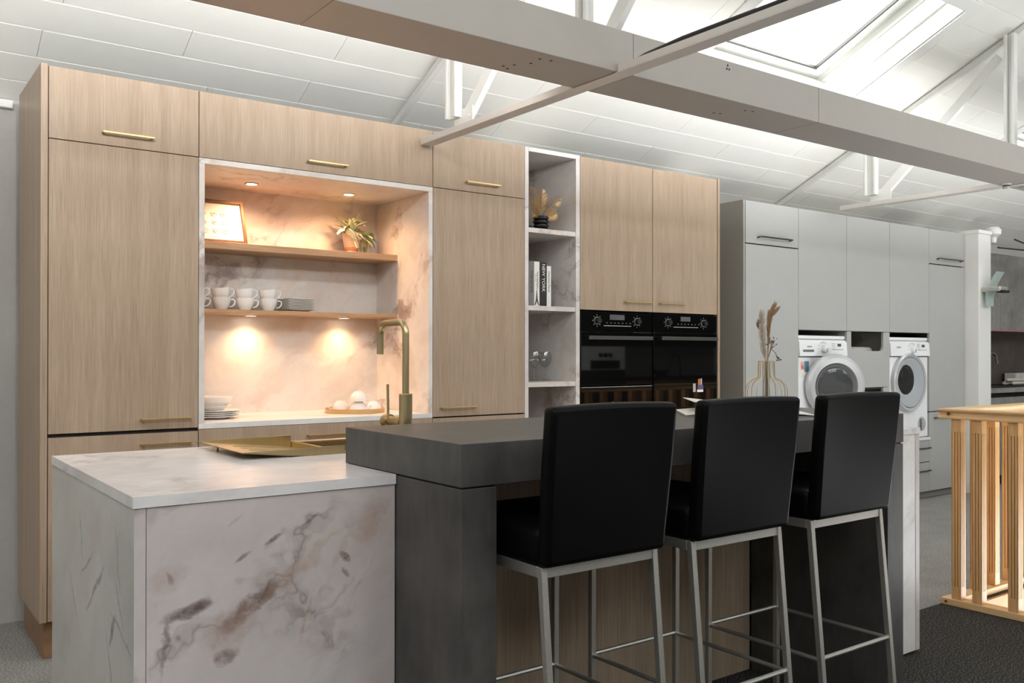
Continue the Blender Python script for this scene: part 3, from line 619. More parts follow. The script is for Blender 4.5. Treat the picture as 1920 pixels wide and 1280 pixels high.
bx('drawer_front', 'ovenglass', c, 2.811, 3.396, -.003, .021, .893, 1.041, .002, seg=1); bx('body', 'ovenblack', c, 2.82, 3.387, .022, .54, .896, 1.036)
text('lettering', 'BOSCH', .022, 'print', c, (3.125, -.0036, .937))
MB().lathe([(.010, -.0045), (.0125, -.0045), (.0125, -.0034), (.010, -.0034), (.010, -.0045)], (3.064, 0, .937), 20, 'y').build('emblem', 'print', c)
bx('trim_line', 'steel', c, 2.811, 3.396, -.0036, -.0031, 1.0385, 1.041)

# ------------------------------------------------------------------ grey laundry run
YG = .095; ZG = 2.317; ZS = 2.0
gx = [4.408, 5.007, 5.616, 6.215, 6.822, 7.412]
zs = 2.018
def gfront(p, nm, x0, x1, z0, z1): return front(p, nm, x0, x1, z0, z1, 'grey', YG)
def gcar(p, x0, x1, z0, z1, mat='grey_side'): return bx('carcass', mat, p, x0+.001, x1-.001, YG+FT+.003, .66, z0, z1)
def ghandle(p, x0, x1, z):
    m = MB().tube([(x0, YG+.001, z-.004), (x0, YG-.026, z), (x0+.006, YG-.032, z), (x1-.006, YG-.032, z), (x1, YG-.026, z), (x1, YG+.001, z-.004)], .0065, 8); return m.build('handle', 'darksteel', p)
c = thing('tall_cabinet', 'tall matt grey cupboard left of the washing machine', 'cupboard', (4.7, .38, 0), 'tall grey cupboards')
bx('end_panel', 'grey_side', c, 4.386, 4.4065, YG+.002, .66, .005, ZG, .001, seg=1)
gcar(c, 4.408, 5.007, .07, ZG, 'black'); d = gfront(c, 'door', 4.408, 5.007, zs, ZG); ghandle(d, 4.54, 4.90, 2.068); gfront(c, 'door', 4.408, 5.007, .065, zs-.005)
bx('plinth', 'grey_side', c, 4.41, 5.005, .15, .165, .001, .064)
for i, (a, b) in enumerate(zip(gx[1:4], gx[2:5])):
    c = thing('wall_cabinet', ('grey wall cupboard over the washing machine', 'grey wall cupboard over the laundry chute cupboard', 'grey wall cupboard over the tumble dryer')[i], 'cupboard', ((a+b)/2, .38, 1.417), 'grey wall cupboards')
    gcar(c, a, b, 1.42, ZG); gfront(c, 'door', a, b, 1.417, ZG)
c = thing('tall_cabinet', 'tall matt grey cupboard between the dryer and the white partition', 'cupboard', (7.1, .38, 0), 'tall grey cupboards')
gcar(c, 6.822, 7.412, .07, ZG, 'black'); d = gfront(c, 'door', 6.822, 7.412, zs, ZG); ghandle(d, 6.95, 7.34, 2.066); gfront(c, 'door', 6.822, 7.412, .745, zs-.005)
d = gfront(c, 'door', 6.822, 7.412, .065, .740); ghandle(d, 6.9, 7.28, .69); bx('plinth', 'grey_side', c, 6.824, 7.41, .15, .165, .001, .064)
# middle cupboard with cut-outs
c = thing('laundry_cabinet', 'grey cupboard with rounded cut-out openings between washer and dryer', 'cupboard', (5.9, .38, 0))
def cutfront(x0, x1, z0, z1, a, b, zc, r):      # a front whose top edge has a rounded notch
    pts = [(x0, z0), (x1, z0), (x1, z1), (b, z1)]
    for k in range(7): A = k*pi/12; pts.append((b-r+r*cos(A), zc+r-r*sin(A)))
    for k in range(7): A = k*pi/12; pts.append((a+r-r*sin(A), zc+r-r*cos(A)))
    pts += [(a, z1), (x0, z1)]; n = len(pts)
    return MB().add([(x, YG, z) for x, z in pts]+[(x, YG+FT, z) for x, z in pts], [tuple(range(n)), tuple(range(2*n-1, n-1, -1))]+[(i, (i+1) % n, n+(i+1) % n, n+i) for i in range(n)]).build('drawer', 'grey', c)
cutfront(5.618, 6.213, .972, 1.415, 5.675, 6.122, 1.262, .045); cutfront(5.618, 6.213, .52, .968, 5.675, 6.122, .82, .045); gfront(c, 'drawer', 5.616, 6.215, .065, .518)
bx('side', 'grey_side', c, 5.618, 5.634, YG+FT+.001, .66, .07, 1.415); bx('side', 'grey_side', c, 6.197, 6.213, YG+FT+.001, .66, .07, 1.415)
bx('back_panel', 'darkbody', c, 5.635, 6.196, .645, .66, .07, 1.415); bx('shelf', 'darkbody', c, 5.635, 6.196, YG+FT+.002, .644, .955, .970)
bx('plinth', 'grey_side', c, 5.618, 6.213, .15, .165, .001, .064)
o = MB().box(5.86, 6.15, .20, .50, .9712, 1.296).build('laundry_basket', 'white', bevel=.03, seg=3, origin=(6.0, .35, .9712)); tag(o, 'white laundry basket standing inside the upper cut-out', 'basket')
for i, (a, b) in enumerate(((5.007, 5.616), (6.215, 6.822))):
    c = thing('base_cabinet', ('grey drawer plinth under the washing machine', 'grey drawer plinth under the tumble dryer')[i], 'cupboard', ((a+b)/2, .38, 0), 'grey machine plinths')
    gcar(c, a, b, .07, .508); bx('top_panel', 'white', c, a+.002, b-.002, YG-.012, .66, .5085, .528)
    for z0, z1 in ((.318, .507), (.065, .314)):
        d = gfront(c, 'drawer', a, b, z0, z1); ghandle(d, a+.15, b-.02, z1-.068)
    bx('plinth', 'grey_side', c, a+.002, b-.002, .15, .165, .001, .064)
def machine(name, lab, x0, x1, y0):
    c = thing(name, lab, 'washing machine' if name == 'washing_machine' else 'dryer', ((x0+x1)/2, .38, .529))
    Z = .529; T = Z+.85
    bx('body', 'enamel', c, x0, x1, y0+.012, .64, Z+.004, T-.165, .006)
    # sloped control panel, a swept profile
    pr = [(y0+.02, T-.160), (y0-.012, T-.157), (y0-.004, T-.05), (y0+.012, T-.036), (y0+.03, T-.030), (.64, T-.030), (.64, T-.160)]
    n = len(pr); m = MB().add([(x0, y, z) for y, z in pr]+[(x1, y, z) for y, z in pr], [tuple(range(n)), tuple(range(2*n-1, n-1, -1))]+[(i, (i+1) % n, n+(i+1) % n, n+i) for i in range(n)])
    p = m.build('control_panel', 'enamel', c, .003, 1)
    bx('lid', 'enamel', c, x0, x1, y0+.012, .64, T-.0285, T-.001, .008, seg=3)
    yk = y0-.008
    kx = x0+(.29 if name == 'washing_machine' else .32)
    q = MB().lathe([(.0001, -.03), (.030, -.028), (.034, .0), (.0001, .0)], (kx, yk, T-.10), 24, 'y').build('dial', 'enamel', p)
    MB().box(kx-.006, kx+.006, yk-.036, yk-.028, T-.128, T-.10).build('pointer', 'silver', q)
    m = MB()
    for a in range(12):
        A = a*pi/6; m.box(kx+.058*cos(A)-.009, kx+.058*cos(A)+.009, yk-.0012, yk+.004, T-.10+.05*sin(A)-.002, T-.10+.05*sin(A)+.002)
    for a in range(4): m.box(x1-.20, x1-.16, yk-.0012, yk+.004, T-.062-.014*a, T-.059-.014*a)
    m.build('panel_print', 'print', p)
    bx('display', 'lcd', p, x1-.125, x1-.085, yk-.002, yk+.004, T-.083, T-.062); bx('panel_print', 'lcd', p, x1-.19, x1-.05, yk-.0016, yk+.004, T-.108, T-.105)
    text('lettering', 'SIEMENS', .016, 'ink', p, (x0+.115, yk-.0025, T-.086))
    return c, p, T
c, p, T = machine('washing_machine', 'white front loading washing machine with its round door ajar', 5.012, 5.611, .095)
bx('drawer_grip', 'rubber', p, 5.05, 5.18, .083, .092, T-.125, T-.108)
bx('sticker', 'paper', c, 5.03, 5.16, .105, .1069, 1.065, 1.20)
m = MB().box(5.045, 5.09, .104, .1049, 1.12, 1.18); m.build('sticker', 'pink', c); bx('sticker', 'teal', c, 5.092, 5.145, .104, .1049, 1.105, 1.185); bx('sticker', 'ink', c, 5.056, 5.061, .1028, .1039, 1.13, 1.155)
MB().add([(5.068, .1030, 1.128), (5.09, .1030, 1.128), (5.068, .1030, 1.158), (5.068, .1039, 1.128), (5.09, .1039, 1.128), (5.068, .1039, 1.158)], [(0, 1, 2), (5, 4, 3), (0, 3, 4, 1), (1, 4, 5, 2), (2, 5, 3, 0)]).build('sticker', 'red', c)
def ring_door(c, cx, cy, cz, R, r, depth, ang, hx, grip=True):
    # built facing -y about the hinge at x=hx, then turned open by ang
    def rot(m):
        ca, sa = cos(ang), sin(ang)
        m.v = [(hx+(x-hx)*ca-(y-cy)*sa, cy+(x-hx)*sa+(y-cy)*ca, z) for x, y, z in m.v]; return m
    d = rot(MB().lathe([(r, -.004), (r+.012, -.030), (R-.03, -.036), (R-.006, -.024), (R, -.002), (r, -.002)], (cx, cy, cz), 48, 'y')).build('door', 'silver', c)
    rot(MB().lathe([(r-.016, -.012), (r+.002, -.026), (r+.002, -.006), (r-.016, -.004), (r-.016, -.012)], (cx, cy, cz), 40, 'y')).build('door_trim', 'rubber', d)
    rot(MB().lathe([(r-.016, -.008), (r-.03, -.014), (.08, -.02), (.0001, -.021)], (cx, cy, cz), 40, 'y')).build('door_glass', 'doorglass', d)
    return d, rot
# porthole and drum
def porthole(c, cx, y, cz, r, bowl=True):
    MB().lathe([(r+.03, .0), (r+.03, -.006), (r, -.010), (r-.015, .0), (r-.015, .03)], (cx, y, cz), 40, 'y').build('door_seal', 'rubber', c)
    MB().lathe([(r-.016, .002), (r-.012, .06), (r-.012, .0005)], (cx, y-.012, cz), 40, 'y')
    MB().lathe([(r-.02, -.0095), (r-.03, -.0085), (.0001, -.008)], (cx, y+.002, cz), 40, 'y').build('drum', 'drum', c)
porthole(c, 5.30, .107, 1.0, .155)
d, rot = ring_door(c, 5.325, .085, .995, .245, .165, .03, radians(-24), 5.10)
rot(MB().lathe([(.15, .0), (.148, .05), (.10, .085), (.05, .098), (.0001, .10)], (5.325, .085, .995), 32, 'y')).build('glass_bowl', 'doorglass', d)
MB().tube([(5.23, .082, .895), (5.29, .060, .905), (5.35, .055, .89), (5.41, .062, .882)], [.012, .022, .02, .012], 8).build('cloth', 'pink', c)
c, p, T = machine('tumble_dryer', 'white tumble dryer with closed oval looking glass door', 6.220, 6.817, .095)
d = MB().lathe([(.205, -.005), (.215, -.035), (.235, -.040), (.245, -.028), (.247, -.001), (.205, -.001)], (6.492, .106, 1.0), 48, 'y').build('door', 'silver', c)
MB().lathe([(.16, -.012), (.20, -.034), (.2055, -.034), (.2055, -.004), (.16, -.002)], (6.492, .106, 1.0), 48, 'y').build('door_trim', 'enamel', d)
MB().lathe([(.206, -.036), (.08, -.042), (.0001, -.044)], (6.492, .106, 1.0), 40, 'y').build('door_glass', 'doorglass', d)
MB().lathe([(.204, -.003), (.0001, -.0025)], (6.492, .106, 1.0), 32, 'y').build('door_bowl', 'enamel', d)
MB().lathe([(.125, -.012), (.0001, -.0115)], (6.455, .106, 1.025), 32, 'y').build('drum', 'drumdark', d)
v = MB().lathe([(.0001, -.008), (.045, -.010), (.062, -.006), (.064, -.001), (.0001, -.001)], (6.71, .106, .645), 28, 'y').build('vent', 'silver', c)
m = MB()
for k in range(9): m.box(6.672, 6.70, .0925, .0955, .60+k*.0105, .6045+k*.0105)
m.build('vent_slot', 'black', v)
bx('service_flap', 'enamel', c, 6.235, 6.805, .1005, .1065, .545, .735, .002)

# ------------------------------------------------------------------ white partition, wall lamp
o = MB().box(7.42, 7.641, -.03, .699, 0, 2.31).box(7.412, 7.65, -.038, .699, 2.31, 2.343).build('wall_partition', 'white', bevel=.002, seg=1); tag(o, 'white partition end beside the grey laundry cupboards', 'partition', kind='structure')
o = MB().box(7.408, 7.42, -.04, .08, 0, .09).box(7.408, 7.653, -.042, -.03, 0, .09).build('baseboard_right', 'white'); tag(o, 'white skirting at the foot of the partition', 'skirting', kind='structure')
w = thing('wall_lamp', 'wall lamp with curved frosted glass on the white partition end', 'lamp', (7.53, -.031, 1.8))
m = MB().box(7.455, 7.60, -.20, -.0315, 1.788, 1.832); m.build('bracket', 'steel', w, .01, 3)
bx('lamp_head', 'black', w, 7.462, 7.595, -.218, -.16, 1.778, 1.80, .006, seg=2)
m = MB(); k = 12; a_ = []; 
for i in range(k+1):
    t = i/k; z = 1.665+t*.30; y = -.075-.10*max(0, t-.25)**1.6*1.5; a_.append((y, z))
vs = [(x, y+dy, z) for x in (7.462, 7.602) for dy in (0, .006) for y, z in a_]; n = k+1; fs = []
for i in range(k): fs += [(i, i+1, 2*n+i+1, 2*n+i), (n+i+1, n+i, 3*n+i, 3*n+i+1), (i+1, i, n+i, n+i+1), (2*n+i, 2*n+i+1, 3*n+i+1, 3*n+i)]
fs += [(0, n, 3*n, 2*n)[::-1], (n-1, 2*n-1, 4*n-1, 3*n-1)]
m.add(vs, fs, True); m.build('glass_shade', 'frost', w)

# ------------------------------------------------------------------ dark kitchen beyond the partition
c = thing('wall_cabinet', 'dark concrete wall cupboard in the far kitchen', 'cupboard', (8.8, .5, 1.478))
for a, b in ((7.9, 8.60), (8.60, 9.4), (9.4, 10.2)): bx('door', 'concrete_wall', c, a+.002, b-.002, .34, .358, 1.478, 2.235, .001, seg=1)
bx('carcass', 'concrete_wall', c, 7.9, 10.2, .36, .69, 1.478, 2.235); bx('light_rail', 'red', c, 7.9, 10.2, .335, .345, 1.466, 1.4775)
o = MB().box(7.66, 10.4, .672, .698, .92, 1.477).build('splashback', 'splash', origin=(9, .69, .92)); tag(o, 'dark brown splashback behind the far sink', 'splashback')
c = thing('base_cabinet', 'dark concrete base cupboards in the far kitchen', 'cupboard', (8.8, .4, 0))
bx('carcass', 'black', c, 7.66, 10.4, .14, .66, .10, .875)
for a, b in ((7.66, 8.26), (8.26, 8.86), (8.86, 9.46), (9.46, 10.4)): bx('door', 'concrete_wall', c, a+.002, b-.002, .10, .118, .10, .83, .001, seg=1)
bx('plinth', 'black', c, 7.66, 10.4, .17, .186, .001, .10)
o = MB().box(7.66, 10.4, .08, .67, .8755, .915).build('worktop', 'concrete_wall', origin=(9, .4, .8755)); tag(o, 'grey worktop of the far dark kitchen', 'worktop')
o = MB().box(7.9, 9.6, .18, .60, .9155, .925).build('sink', 'black', bevel=.003, origin=(8.8, .4, .9155)); tag(o, 'black inset sink on the far grey worktop', 'sink')
m = MB().tube([(8.2, .30, .926), (8.2, .30, 1.16)]+[(8.2+.125-.125*cos(A), .30, 1.16+.09*sin(A)) for A in (.4, .8, 1.2, 1.57, 1.9, 2.3, 2.7)]+[(8.452, .30, 1.15)], .012, 10)
o = m.build('tap', 'chrome', origin=(8.2, .3, .926)); tag(o, 'curved chrome tap in the far dark kitchen', 'tap')
for i, (x, y, z, r, l) in enumerate(((9.0, .40, .9445, .019, .42), (9.05, .34, .9425, .017, .4), (8.98, .365, .976, .017, .40))):
    o = MB().tube([(x-l/2, y, z), (x-l/2+.02, y, z), (x+l/2-.02, y, z), (x+l/2, y, z)], [r*.6, r, r, r*.6], 12).build('rolled_towel', 'towel', origin=(x, y, z-r))
    tag(o, ('rolled cream towel at the back of the far sink', 'rolled cream towel at the front of the far sink', 'rolled cream towel lying on top of the others')[i], 'towel', 'rolled towels by the far sink')
w = thing('slatted_box', 'pale slatted box against the far splashback', 'box', (9.45, .55, .926))
bx('body', 'paper', w, 9.33, 9.75, .53, .64, .926, 1.035)
for k in range(9): bx('slat', 'paper', w, 9.335+k*.045, 9.365+k*.045, .52, .5295, .926, 1.035)
for i, (a, b, lab) in enumerate((((8.05, -.05, 2.30), (10.5, .5, 2.30), 'upper black rod of the track below the far ceiling'), ((8.05, .1, 2.24), (10.5, .35, 2.34), 'lower black rod of the track below the far ceiling'))):
    o = MB().tube([a, b], .008, 8).build('ceiling_track_rod', 'cable', origin=a); tag(o, lab, 'rod', 'black rods under the far ceiling')
o = MB().lathe([(.03, 0), (.035, .05), (.07, .08), (.075, .12), (.05, .15), (.0001, .15)], (8.16, .2, 2.40-.10), 20).build('ceiling_mount', 'white', origin=(8.16, .2, 2.3)); tag(o, 'white ceiling mount above the black rods beyond the partition', 'ceiling mount')

# ------------------------------------------------------------------ island and dark bar
IX0, IX1, IX2 = -.153, .481, 2.954; IYF, IYB, IYW = -1.999, -1.032, -1.72; BX1 = 2.308; ZI = .932
isl = thing('kitchen_island', 'long marble kitchen island with an oak back under the dark bar', 'kitchen island', (.9, -1.4, 0))
# counter with the sink cut-out
HX, HXX, HYF, HYB = .41, .97, -1.4845, -1.0555
m = MB()
for a, b, c0, d0 in ((IX0, IX1-.001, IYF, IYW), (BX1+.001, IX2, IYF, IYW), (IX0, HX, IYW, IYB), (HXX, IX2, IYW, IYB), (HX, HXX, IYW, HYF), (HX, HXX, HYB, IYB)): m.box(a, b, c0, d0, .9075, ZI)
m.build('countertop', 'marble_top', isl)
bx('end_panel', 'marble_side', isl, -.150, -.126, -1.9965, -1.035, .012, .9062, .001, seg=1)
bx('panel_edge', 'marble_front', isl, -.1498, -.1262, -1.9968, -1.9966, .012, .9062)
bx('front_panel', 'marble_front', isl, -.1245, IX1-.002, -1.9955, -1.976, .012, .9062, .001, seg=1)
bx('end_panel', 'marble', isl, 2.921, 2.951, -1.9965, -1.035, .012, .9062, .001, seg=1)
bx('front_panel', 'marble_light', isl, BX1+.002, 2.9195, -1.9955, -1.976, .012, .9062, .001, seg=1)
bx('plinth', 'black', isl, -.12, IX1-.004, -1.975, -1.955, .001, .05); bx('plinth', 'black', isl, BX1+.004, 2.93, -1.985, -1.965, .0005, .0115)
bx('back_panel', 'oak', isl, .584, 2.207, -1.718, -1.70, .004, .9065)
bx('kitchen_front', 'oak', isl, -.124, 2.919, -1.072, -1.054, .12, .9); bx('plinth', 'black', isl, -.124, 2.919, -1.13, -1.115, .001, .12)
bx('base_panel', 'darkbody', isl, -.124, 2.919, -1.697, -1.075, .10, .118)
bar = thing('bar_counter', 'dark concrete raised bar across the island with two slab legs', 'bar counter', (1.4, -2.0, 0))
bx('bar_top', 'concrete', bar, IX1, BX1, -2.301, -1.707, ZI+.0008, 1.032, .001, seg=1)
bx('leg', 'concrete', bar, IX1+.001, .580, -2.3, -1.722, .001, .928, .001, seg=1); bx('leg', 'concrete', bar, 2.211, BX1-.001, -2.3, -1.722, .001, .928, .001, seg=1)
bx('shadow_gap', 'black', bar, IX1+.006, .575, -2.295, -1.73, .9281, ZI+.0006); bx('shadow_gap', 'black', bar, 2.216, BX1-.006, -2.295, -1.73, .9281, ZI+.0006)
# brass sink with drainer
sk = thing('sink', 'brushed brass sink with raised drainer tray on the marble island', 'sink', (.6, -1.27, ZI))
m = MB()
for a, b, c0, d0 in ((.592, .60, -1.50, -1.050), (.95, 1.0, -1.50, -1.050), (.60, .95, -1.50, -1.45), (.60, .95, -1.10, -1.050)): m.box(a, b, c0, d0, ZI+.0005, ZI+.004)
m.box(.5885, .5918, -1.482, -1.058, .90, ZI+.004); m.build('rim', 'brass', sk)
e = .004
m = MB().box(.60+.001, .60+e, -1.449, -1.101, .75, ZI+.0005).box(.95-e, .949, -1.449, -1.101, .75, ZI+.0005).box(.604, .946, -1.449, -1.449+e, .75, ZI+.0005).box(.604, .946, -1.101-e, -1.101, .75, ZI+.0005).box(.604, .946, -1.445, -1.105, .745, .75)
m.build('bowl', 'brass', sk)
# drainer: rim rectangle level, floor falling towards the bowl
tx0, tx1, ty0, ty1 = .266, .588, -1.482, -1.058; zt = .9535
def fz(x): return .951-(x-tx0)/(tx1-tx0)*.036
rz = lambda x: zt+(x-tx0)/(tx1-tx0)*.004
def sheet(m, q, th):      # thin plate from a quad and its offset
    m.hexa(q, [tuple(Vector(p)+Vector(th)) for p in q])
m = MB()
sheet(m, [(tx0, ty0, fz(tx0)), (tx1, ty0, fz(tx1)), (tx1, ty1, fz(tx1)), (tx0, ty1, fz(tx0))], (0, 0, .002))
dr = m.build('drainer', 'brass', sk)
m = MB()
for y, dy in ((ty0, .0025), (ty1, -.0025)): m.hexa([(tx0, y, fz(tx0)), (tx1, y, fz(tx1)), (tx1, y+dy, fz(tx1)), (tx0, y+dy, fz(tx0))], [(tx0, y, rz(tx0)), (tx1, y, rz(tx1)), (tx1, y+dy, rz(tx1)), (tx0, y+dy, rz(tx0))])
m.box(tx0, tx0+.0025, ty0, ty1, fz(tx0), rz(tx0)); m.build('drainer_rim', 'brass', dr, .0008, 1)
m = MB()
for y in (-1.42, -1.35, -1.28, -1.21): m.hexa([(tx0+.07, y-.003, fz(tx0+.07)+.002), (tx1-.02, y-.003, fz(tx1-.02)+.002), (tx1-.02, y+.003, fz(tx1-.02)+.002), (tx0+.07, y+.003, fz(tx0+.07)+.002)], [(tx0+.07, y-.001, fz(tx0+.07)+.0045), (tx1-.02, y-.001, fz(tx1-.02)+.0045), (tx1-.02, y+.001, fz(tx1-.02)+.0045), (tx0+.07, y+.001, fz(tx0+.07)+.0045)])
m.build('drain_rib', 'brass', dr)
for x, y in ((.29, -1.19),): MB().lathe([(.006, 0), (.006, fz(x)-ZI-.0005)], (x, y, ZI+.0005), 10).build('foot', 'brass', sk)
# brass mixer tap
fx, fy = .725, -1.615
tp = thing('tap', 'tall brushed brass mixer tap behind the dark bar', 'tap', (fx, fy, ZI))
MB().lathe([(.0205, 0), (.0205, .182), (.019, .184), (.0001, .184)], (fx, fy, ZI+.0005), 28).build('tap_body', 'brass', tp)
R_ = .036; zt = 1.334; pts = [(fx, fy, 1.10), (fx, fy, zt-R_)]
for k in range(1, 9): A = k*pi/16; pts.append((fx, fy+R_-R_*cos(A), zt-R_+R_*sin(A)))
ye = -1.452
for k in range(0, 9): A = k*pi/16; pts.append((fx, ye-R_+R_*sin(A), zt-R_+R_*cos(A)))
pts.append((fx, ye, 1.236)); MB().tube(pts, .0105, 16).build('spout', 'brass', tp)
lv = MB().lathe([(.017, .019), (.017, .095), (.0165, .097), (.0001, .097)], (fx, fy, 1.027), 24, 'y'); l_ = lv.build('lever_hub', 'brass', tp)
MB().lathe([(.0001, .0975), (.0215, .0975), (.0215, .125), (.0001, .125)], (fx, fy, 1.027), 24, 'y').build('lever_cap', 'brass', l_)
MB().tube([(fx, fy+.111, 1.045), (fx, fy+.112, 1.09), (fx, fy+.114, 1.142)], .0042, 10).build('lever', 'brass', l_)

# ------------------------------------------------------------------ bar stools
def make_stool(lab):
    s = thing('bar_stool', lab, 'bar stool', (0, 0, 0), 'black leather bar stools')
    zf = .757; w = .183; t = .017
    def leg(xt, yt, xb, yb):
        lo = [(xb-t/2, yb-t/2, 0.001), (xb+t/2, yb-t/2, .001), (xb+t/2, yb+t/2, .001), (xb-t/2, yb+t/2, .001)]
        hi = [(xt-t/2, yt-t/2, zf), (xt+t/2, yt-t/2, zf), (xt+t/2, yt+t/2, zf), (xt-t/2, yt+t/2, zf)]
        return MB().hexa(lo, hi).build('leg', 'steel', s, .0012, 1)
    a = w-t/2; yb = lambda z: t/2-.068*(1-z/zf); yf = lambda z: .392
    for sx in (-1, 1): leg(sx*a, t/2, sx*a, yb(0)); leg(sx*a, .392, sx*(a+.0), .394)
    h = .025
    bx('seat_rail', 'steel', s, -a+t/2, a-t/2, .001, .015, zf-h, zf, .001, seg=1); bx('seat_rail', 'steel', s, -a+t/2, a-t/2, .385, .399, zf-h, zf, .001, seg=1)
    for sx in (-1, 1): bx('seat_rail', 'steel', s, sx*a-.007, sx*a+.007, .018, .383, zf-h, zf, .001, seg=1)
    zs = .36; r = .0065
    for sx in (-1, 1): MB().tube([(sx*a, yb(zs)+.006, zs), (sx*a, .386, zs)], r, 8).build('footrest', 'steel', s)
    MB().tube([(-a+.006, yb(zs), zs+.004), (a-.006, yb(zs), zs+.004)], r, 8).build('footrest', 'steel', s); MB().tube([(-a+.006, .392, zs+.004), (a-.006, .392, zs+.004)], r, 8).build('footrest', 'steel', s)
    bx('seat', 'leather', s, -.188, .188, .006, .412, zf+.001, .842, .018, seg=4)
    # backrest: curved upright pad
    nz, nx = 12, 10; z0, z1 = zf+.002, 1.120; pts = {}
    m = MB(); vs = []; fs = []
    def Y(u, zz):
        q = (zz-z0)/(z1-z0); return -.004-.018*sin(q*pi*.55)-.018*q*q + .010*(1-(2*u-1)**2)*q
    def half(q): return .1865+.009*min(1, q*1.6)
    for side in (0, 1):
        for i in range(nz+1):
            q = i/nz; zz = z0+(z1-z0)*q
            for j in range(nx+1):
                u = j/nx; x = (2*u-1)*half(q); zz2 = zz+ (.004*(1-(2*u-1)**2) if i == nz else 0)
                vs.append((x, Y(u, zz)+(-.021 if side == 0 else .021), zz2))
    n = (nz+1)*(nx+1); ix = lambda s_, i, j: s_*n+i*(nx+1)+j
    for i in range(nz):
        for j in range(nx): fs += [(ix(0, i, j), ix(0, i, j+1), ix(0, i+1, j+1), ix(0, i+1, j)), (ix(1, i, j+1), ix(1, i, j), ix(1, i+1, j), ix(1, i+1, j+1))]
    for i in range(nz): fs += [(ix(1, i, 0), ix(0, i, 0), ix(0, i+1, 0), ix(1, i+1, 0)), (ix(0, i, nx), ix(1, i, nx), ix(1, i+1, nx), ix(0, i+1, nx))]
    for j in range(nx): fs += [(ix(1, 0, j), ix(1, 0, j+1), ix(0, 0, j+1), ix(0, 0, j)), (ix(0, nz, j), ix(0, nz, j+1), ix(1, nz, j+1), ix(1, nz, j))]
    m.add(vs, fs, True); b = m.build('backrest', 'leather', s, .013, 4)
    return s
st = make_stool('black leather bar stool at the left end of the dark bar')
st.location = (.795, -2.428, 0)
for x, y, rz, lab in ((1.283, -2.428, 0, 'black leather bar stool in the middle of the three'), (1.782, -2.43, 0, 'black leather bar stool at the right end beside the bar leg')):
    q = copy_tree(st); q['label'] = lab; q.location = (x, y, 0); q.rotation_euler.z = rz

# ------------------------------------------------------------------ pine balustrade around the stair opening
ra = thing('balustrade', 'pine balustrade with square grooved balusters around the stair opening', 'railing', (3.73, -1.67, 0))
RX, RY = 3.728, -1.668
bx('base_rail', 'pine_y', ra, RX, RX+.075, -4.4, RY, .001, .034, .003); bx('base_rail', 'pine_x', ra, RX+.076, 7.3, RY-.07, RY, .001, .034, .003)
bx('base_lip', 'pine_y', ra, RX+.076, RX+.10, -4.4, RY-.071, .001, .026, .002); 
bx('fascia', 'pinefascia', ra, HX0-.004, 7.2, HY1-.018, HY1-.001, -.30, -.001); bx('fascia', 'pinefascia', ra, HX0+.001, HX0+.018, -4.4, HY1-.02, -.30, -.001)
def handrail(pts, name, mat):
    # profiled rail: wide top, waist, lower lip; swept along x or y
    (xa, ya), (xb, yb) = pts; along_y = abs(yb-ya) > abs(xb-xa)
    pr = [(-.045, .0), (.045, .0), (.045, -.010), (.034, -.020), (.034, -.034), (.043, -.040), (.043, -.050), (-.043, -.050), (-.043, -.040), (-.034, -.034), (-.034, -.020), (-.045, -.010)]
    zt = .968; vs = []
    for (x, y) in pts:
        for a, h in pr: vs.append((x+a, y, zt+h) if along_y else (x, y+a, zt+h))
    n = len(pr); return MB().add(vs, [tuple(range(n)), tuple(range(2*n-1, n-1, -1))]+[(i, (i+1) % n, n+(i+1) % n, n+i) for i in range(n)]).build(name, mat, ra, .003, 2)
handrail([(RX+.04, RY+.012), (RX+.04, -4.4)], 'handrail', 'pine_y'); handrail([(RX+.087, RY-.033), (7.3, RY-.033)], 'handrail', 'pine_x')
gm = []
def baluster():
    m = MB(); s_ = .0235; g = .0035; w = .0022; q = .0068
    # square shaft; two grooves on each face between the plain ends
    m.box(-s_, s_, -s_, s_, 0, .062); m.box(-s_, s_, -s_, s_, .822, .884)
    for a, b in ((-s_, -q-w), (-q+w, q-w), (q+w, s_)):
        for fx_ in (0, 1):
            for sgn in (-1, 1):
                lo, hi = (s_-g, s_) if sgn > 0 else (-s_, -s_+g)
                if fx_: m.box(a, b, lo, hi, .062, .822)
                else: m.box(lo, hi, a, b, .062, .822)
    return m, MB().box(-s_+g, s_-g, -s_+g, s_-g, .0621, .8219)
bal0 = None
for x, y in [(RX+.0325, yy) for yy in (-1.742, -1.843)]+[(RX+.0325, -2.010-.167*k) for k in range(14)]+[(4.02+.167*k, -1.702) for k in range(19)]:
    if bal0 is None:
        ma, mb = baluster(); bal0 = ma.build('baluster', 'pine'); bal0.parent = ra; gr = mb.build('groove', 'pinegrooveshade'); gr.parent = bal0; b_ = bal0
    else:
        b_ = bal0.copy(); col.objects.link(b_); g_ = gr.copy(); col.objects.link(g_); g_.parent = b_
    b_.location = Vector((x, y, .0345))-wl(ra)
for x, y, z in ((RX-.0008, -1.695, .018), ): MB().lathe([(.0001, -.001), (.007, -.001), (.007, .0006), (.0001, .0006)], (x, y, z), 10, 'x').build('screw_hole', 'knot', ra)
MB().lathe([(.0001, -.001), (.009, -.001), (.009, .001), (.0001, .001)], (RX-.0065+.0, -1.712, .945), 10, 'x').build('knot', 'knot', ra)

